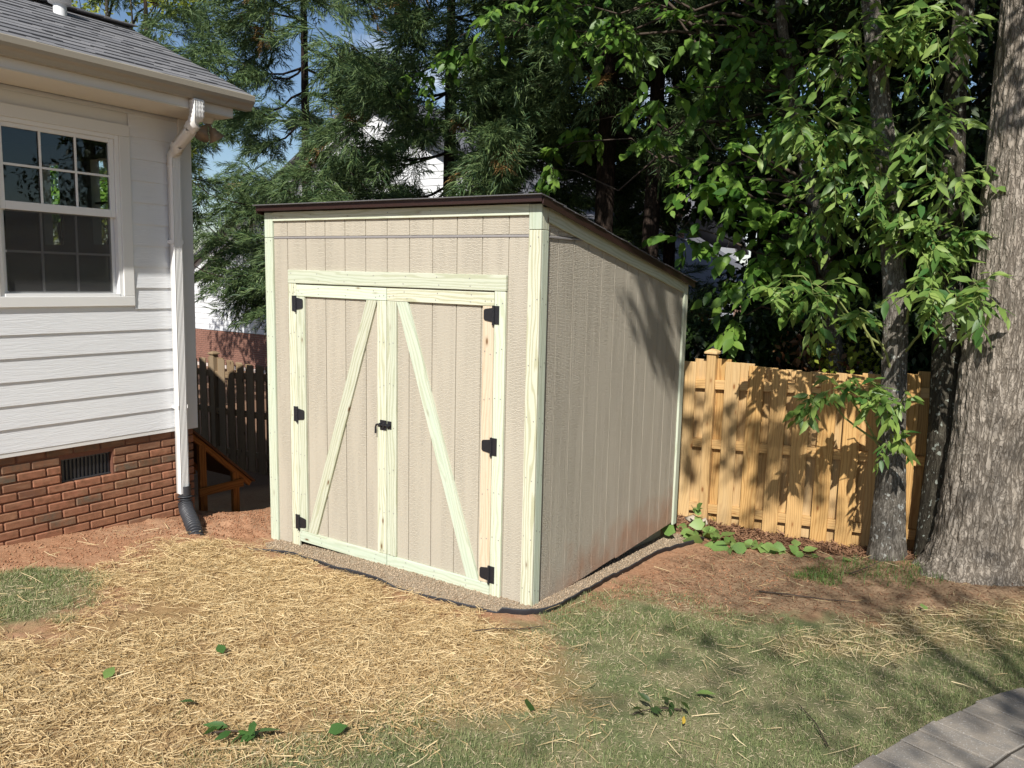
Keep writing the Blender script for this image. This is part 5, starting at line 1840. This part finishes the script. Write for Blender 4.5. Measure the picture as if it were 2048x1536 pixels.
# --- leafy trees and undergrowth beyond the fence
def leafy(name, bx, by, h, zlow, rad, tr, label, n, size, mat, group, r, tpl='far', cat='tree', bark_='bark_dark'):
    zb = g1(bx, by)
    root = thing(name, (bx, by, zb), label, cat, group)
    if cat == 'tree':
        lx = r.normal(0, 0.3)
        trunk_mesh('trunk', [(bx, by, zb - 0.1), (bx + lx * 0.4, by, zb + h * 0.4), (bx + lx, by, zb + h * 0.9)], [tr, tr * 0.75, 0.03], root, bark_, 0.004, 24, 60, 0.05)
    tb = Tubes()
    cl_ = []
    nclus = max(8, int(h * rad * 1.5))
    for i in range(nclus):
        th = r.uniform(0, 6.28)
        q = r.uniform(0.2, 1.0) ** 0.6 * rad
        zz = r.uniform(zlow, h)
        q *= 0.55 + 0.45 * math.sin(max(0.05, min(1, (zz - zlow) / max(0.1, h - zlow))) * 2.6 + 0.3)
        c = np.array([bx + math.cos(th) * q, by + math.sin(th) * q, zb + zz])
        st = np.array([bx, by, zb + max(0.1, zz * 0.7)])
        limb(tb, st, c, 0.02 + tr * 0.2, 0.006, r, 0.05, 5, 6)
        cl_.append((*c, r.uniform(0.45, 0.8) * max(0.5, rad / 2.2)))
    tb.build('branch' if cat == 'tree' else 'stem', bark_, root)
    tot = sum(c[3] ** 2 for c in cl_)
    Ps = []
    for c in cl_:
        k = max(20, int(n * c[3] ** 2 / tot))
        d = r.normal(0, 1, (k, 3))
        d /= np.linalg.norm(d, axis=1)[:, None]
        Ps.append(np.array(c[:3]) + d * (c[3] * r.uniform(0.2, 1.0, k) ** 0.5)[:, None] * np.array([1.15, 1.15, 0.7]))
    Ps = np.concatenate(Ps)
    A = r.normal(0, 0.7, Ps.shape) + np.array([0, -0.3, -0.5])
    ob = merge_leaves('foliage', Ps, A, size * r.uniform(0.6, 1.2, len(Ps)), r, tpl, mat, root)
    ob['kind'] = 'stuff'


r = np.random.default_rng(57)
bt = [(0.2, 6.4, 8.5, 1.4, 2.0, 0.11, 'dark leafy tree behind the fence right beside the shed'),
      (-1.0, 7.6, 4.6, 0.5, 1.5, 0.07, 'short dense dark tree behind the back corner of the shed'),
      (2.3, 5.6, 8.5, 1.2, 1.9, 0.10, 'dark leafy tree directly behind the slim tree'),
      (4.3, 6.2, 9.0, 1.2, 2.3, 0.13, 'dark leafy tree behind the big oak'),
      (1.2, 9.0, 10.0, 2.0, 2.8, 0.16, 'tall shady tree deep in the wood behind the broad leaved tree'),
      (-1.2, 9.5, 10.5, 5.4, 2.2, 0.16, 'tall shady tree deep in the wood behind the two dark trunks'),
      (4.6, 10.0, 11.0, 2.0, 3.0, 0.18, 'tall shady tree deep in the wood far right'),
      (-4.6, 10.5, 11.0, 4.8, 2.4, 0.17, 'tall shady tree deep in the wood above the neighbouring roof'),
      (1.2, 13.5, 12.0, 1.5, 3.4, 0.2, 'farthest wide tree closing the gap in the wood'),
      (3.2, 14.5, 12.0, 1.5, 3.8, 0.2, 'farthest wide tree at the right of the wood')]
for bx, by, h, zl, rad, tr, lab in bt:
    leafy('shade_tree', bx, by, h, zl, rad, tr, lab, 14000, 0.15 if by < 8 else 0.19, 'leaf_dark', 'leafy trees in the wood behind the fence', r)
sh = [(-0.6, 4.3, 'low dark shrub beside the shed just over the fence'), (0.4, 4.6, 'low dark shrub left of the fence dip'), (1.3, 4.7, 'low dark shrub behind the fence dip'), (2.2, 4.4, 'low dark shrub behind the mossy trunk'), (3.2, 4.6, 'low dark shrub behind the oak'), (-1.5, 4.9, 'low dark shrub hidden half behind the shed')]
for i, (bx, by, lab) in enumerate(sh):
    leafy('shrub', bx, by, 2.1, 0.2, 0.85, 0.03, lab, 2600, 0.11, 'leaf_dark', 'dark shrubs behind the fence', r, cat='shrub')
leafy('red_shrub', 0.75, 4.05, 1.85, 0.9, 0.40, 0.02, 'small shrub with reddish leaves peeking over the fence', 500, 0.08, 'leaf_red', None, r, cat='shrub')
leafy('pale_shrub', 1.15, 4.15, 1.8, 0.8, 0.35, 0.02, 'small yellow green shrub peeking over the fence dip', 420, 0.08, 'leaf_yellow', None, r, cat='shrub')
leafy('side_tree', 6.4, 4.6, 8.0, 1.0, 2.4, 0.15, 'unseen dark leafy tree beyond the right edge behind the oak', 7000, 0.16, 'leaf_dark', 'leafy trees in the wood behind the fence', r)  # two unseen trees, added to darken the reflection in the window
leafy('side_tree', 8.2, 1.2, 9.0, 1.0, 2.6, 0.16, 'unseen dark leafy tree beyond the right edge beside the patio', 7000, 0.16, 'leaf_dark', 'leafy trees in the wood behind the fence', r)
leafy('yellow_tree', -15.4, 6.2, 10.0, 3.5, 2.4, 0.16, 'yellow green sunlit tree showing above the house roof ridge', 6000, 0.16, 'leaf_yellow', None, r)
leafy('green_tree', -12.6, 3.7, 5.6, 0.8, 1.6, 0.1, 'sunlit green tree seen through the end windows of the house', 4000, 0.16, 'leaf_beech', None, r)
# tree standing to the right of the camera whose crown dapples the lawn
leafy('lawn_tree', 6.5, -7.6, 9.6, 4.6, 2.9, 0.17, 'leafy tree beyond the right edge that dapples the lawn', 3800, 0.10, 'leaf_beech', None, r, bark_='bark_small')

# ------------------------------------------------------------------ neighbouring houses
nb = thing('neighbour_house', (-14.0, 14.0, -1.1), 'white gabled neighbouring house on a brick base behind the cedars', 'house')
NY = 12.0
pk, slope = (-12.55, 6.4), 0.58
z = 0.06
while z < 6.3:
    z1 = z + 0.175
    xl = max(-20.9, pk[0] - (pk[1] - z) / slope)
    xr = min(-6.2, pk[0] + (pk[1] - z) / slope)
    xl2 = max(-20.9, pk[0] - (pk[1] - z1) / slope)
    xr2 = min(-6.2, pk[0] + (pk[1] - z1) / slope)
    if xr2 - xl2 < 0.1:
        break
    V = [(xl, NY - 0.018, z), (xr, NY - 0.018, z), (xr2, NY - 0.004, z1 + 0.01), (xl2, NY - 0.004, z1 + 0.01), (xl, NY, z), (xr, NY, z), (xr2, NY + 0.01, z1), (xl2, NY + 0.01, z1)]
    mesh_obj('siding_board', py_mesh('siding_board', V, [(0, 1, 2, 3), (4, 7, 6, 5), (0, 4, 5, 1), (2, 6, 7, 3), (0, 3, 7, 4), (1, 5, 6, 2)]), M['nb_white'], None, nb)
    z = z1
joined_boxes('foundation', nb, [((-20.8, NY + 0.02, -1.6), (-6.3, NY + 0.2, 0.05))], 'nb_mortar')
bb = []
for k in range(16):
    z1 = 0.04 - k * 0.0677
    x = -20.75 - (k % 2) * 0.1
    while x < -13.5:
        bb.append(((x, NY + 0.0, z1 - 0.057), (x + 0.193, NY + 0.03, z1)))
        x += 0.203
o = joined_boxes('brickwork', nb, bb, 'nb_brick')
o['kind'] = 'stuff'
joined_boxes('body', nb, [((-20.7, NY + 0.21, -1.6), (-6.4, NY + 8, 1.7))], 'nb_white')
for sgn in (-1, 1):
    e = Vector((pk[0] + sgn * 8.9, NY - 0.2, pk[1] - 8.9 * slope))
    a = Vector((pk[0], NY - 0.2, pk[1]))
    board('rake_board', nb, a + Vector((0, 0, 0.10)), e + Vector((0, 0, 0.10)), 0.26, 0.04, (0, -1, 0), 'nb_white', 0)
    a2, e2 = a + Vector((0, 4.2, 0.30)), e + Vector((0, 4.2, 0.30))
    nrm = Vector((sgn * slope, 0, 1)).normalized()
    board('roof_slope', nb, a2, e2, 9.0, 0.06, nrm, 'nb_roof', 0)
nb2 = thing('neighbour_house', (-7, 18, -1.2), 'grey roofed house with brick chimney glimpsed between the dark trunks', 'house')
joined_boxes('wall', nb2, [((-12.0, 17.6, -1.5), (-6.6, 24.0, 3.1))], 'nb_white')
prism('roof_slope', nb2, [(17.2, 3.0), (20.8, 5.4), (24.4, 3.0), (24.4, 2.9), (20.8, 5.25), (17.2, 2.9)][::-1], -12.4, -6.3, 'x', 'nb_roof')
joined_boxes('chimney', nb2, [((-7.2, 18.0, 2.8), (-6.5, 18.7, 5.6))], 'nb_brick')

# ------------------------------------------------------------------ small things on the ground
r = np.random.default_rng(61)


def leaf_thing(name, x, y, size, ang, tpl, mat, label, cat='leaf', group='leaves fallen on the ground'):
    me = np_mesh('leaf', *TPL[tpl])
    o = mesh_obj(name, me, M[mat], Matrix.Translation((x, y, s1(x, y) + 0.030)) @ Matrix.Rotation(ang, 4, 'Z') @ Matrix.Rotation(0.25, 4, 'X') @ Matrix.Rotation(r.uniform(-0.7, 0.7), 4, 'Y') @ Matrix.Scale(size * 0.85, 4))
    return tag(o, label, cat, group)


M['leaf_dry'] = leaf_mat('yellowed_leaf', (0.50, 0.34, 0.04), (0.55, 0.38, 0.06), 0.1)
M['leaf_green'] = leaf_mat('fresh_leaf', (0.035, 0.09, 0.018), (0.06, 0.13, 0.03), 0.15)
for x, y, s, a, tp, mt, lab in [
        (-0.76, -1.76, 0.11, 1.2, 'beech', 'leaf_green', 'dark green leaf lying in the middle of the straw'),
        (-0.92, -2.29, 0.11, 0.5, 'beech', 'leaf_cut', 'pale green curled leaf at the left of the straw'),
        (-0.42, -2.16, 0.08, 2.5, 'heart', 'leaf_green', 'small round green leaf on the straw near the feather of leaflets'),
        (0.22, -1.97, 0.10, -0.6, 'heart', 'leaf_green', 'green leaf at the near edge of the straw by the lawn'),
        (1.30, -0.53, 0.12, -1.3, 'beech', 'leaf_cut', 'flat bright green leaf on the lawn'),
        (0.77, -1.24, 0.10, 0.7, 'heart', 'leaf_green', 'dark leaf half sunk in the lawn near the straw'),
        (0.53, -1.60, 0.07, 2.0, 'beech', 'leaf_dry', 'yellow dead leaf on the lawn edge'),
        (1.37, -0.88, 0.07, 0.2, 'ash', 'leaf_dry', 'narrow yellow leaf low on the lawn'),
        (2.33, -0.05, 0.08, 1.0, 'beech', 'leaf_green', 'green leaf lying against the paver edge'),
        (2.09, 1.75, 0.09, 0.4, 'heart', 'leaf_cut', 'lone light green leaf on the scattered straw by the oak')]:
    leaf_thing('fallen_leaf', x, y, s, a, tp, mt, lab)


def leafy_branch(x0, y0, x1, y1, n, size, label, tpl, mat, spread, name='leafy_branch', group='leafy twigs lying on the ground', h=0.05):
    z0, z1 = s1(x0, y0), s1(x1, y1)
    root = thing(name, (x0, y0, z0), label, 'branch', group)
    tb = Tubes()
    t = np.linspace(0, 1, 8)
    ln = np.stack([x0 + (x1 - x0) * t, y0 + (y1 - y0) * t, z0 + (z1 - z0) * t + 0.015 + 0.02 * np.sin(t * 3.1)], 1)
    tb.add(ln, np.linspace(0.005, 0.002, 8), 5)
    tb.build('stem', 'twig', root)
    q = r.uniform(0.02, 1, n)
    P = np.stack([x0 + (x1 - x0) * q, y0 + (y1 - y0) * q, 0 * q], 1) + r.normal(0, spread, (n, 3)) * np.array([1, 1, 0])
    P[:, 2] = surf(P[:, 0], P[:, 1]) + 0.02 + np.abs(r.normal(0, h, n))
    A = np.stack([r.normal(0, 1, n), r.normal(0, 1, n) - 0.3, r.normal(0.0, 0.25, n)], 1)
    leaf_objects(P, A, size * r.uniform(0.7, 1.25, n), r, tpl, mat, root)


leafy_branch(0.05, 2.62, 0.42, 2.42, 26, 0.15, 'big heap of bright cut leaves at the back corner of the shed', 'heart', 'leaf_cut', 0.11, h=0.06)
leafy_branch(0.02, 2.85, 0.10, 2.95, 9, 0.14, 'cut leafy shoot leaning up behind the shed corner', 'heart', 'leaf_cut', 0.05, h=0.16)
leafy_branch(0.50, 2.52, 0.95, 2.72, 20, 0.12, 'flat spray of bright cut leaves in the mulch along the fence', 'heart', 'leaf_cut', 0.09, h=0.03)
leafy_branch(1.02, 2.66, 1.25, 2.64, 7, 0.11, 'small cut leaf cluster farthest right in the mulch', 'heart', 'leaf_cut', 0.06, h=0.03)
leafy_branch(-0.17, -2.28, 0.02, -2.14, 13, 0.09, 'dark green feather of slender leaflets on the near straw', 'ash', 'leaf_green', 0.025, h=0.02)
leafy_branch(1.30, -0.72, 1.14, -0.93, 10, 0.07, 'dark wilted leaf cluster with a stalk on the lawn', 'ash', 'leaf_dark', 0.03, h=0.03)


def stick(pts, rad, label, name='fallen_twig'):
    tb = Tubes()
    P = np.array([(x, y, s1(x, y) + 0.014 + dz) for x, y, dz in pts])
    tb.add(P, np.linspace(rad, rad * 0.5, len(P)), 6)
    o = tb.build(name, 'twig', None)
    tag(o, label, 'twig', 'dead twigs on the ground')


stick([(-0.02, -0.62, 0), (0.08, -0.52, 0.01), (0.17, -0.40, 0.0), (0.26, -0.28, 0.01)], 0.004, 'thin dead twig on red soil before the shed corner')
stick([(1.05, 1.42, 0), (1.25, 1.48, 0.01), (1.5, 1.58, 0.0), (1.66, 1.66, 0.01)], 0.006, 'long dark twig on the bare soil in front of the slim tree')
stick([(1.95, -0.62, 0.01), (1.86, -0.45, 0.02), (1.74, -0.28, 0.01)], 0.004, 'bent grey twig on the lawn near the pavers')
stick([(1.50, 2.30, 0.0), (1.62, 2.42, 0.05), (1.74, 2.50, 0.12)], 0.005, 'short twig propped in the grass tufts')
tb = Tubes()
tb.add([(0.03, 4.2, g1(0, 4.2)), (0.03, 4.2, 0.8), (0.03, 4.2, 1.66)], 0.012, 8)
tag(tb.build('metal_pole', 'steel_pole', None), 'thin pale metal pole standing behind the fence', 'pole')
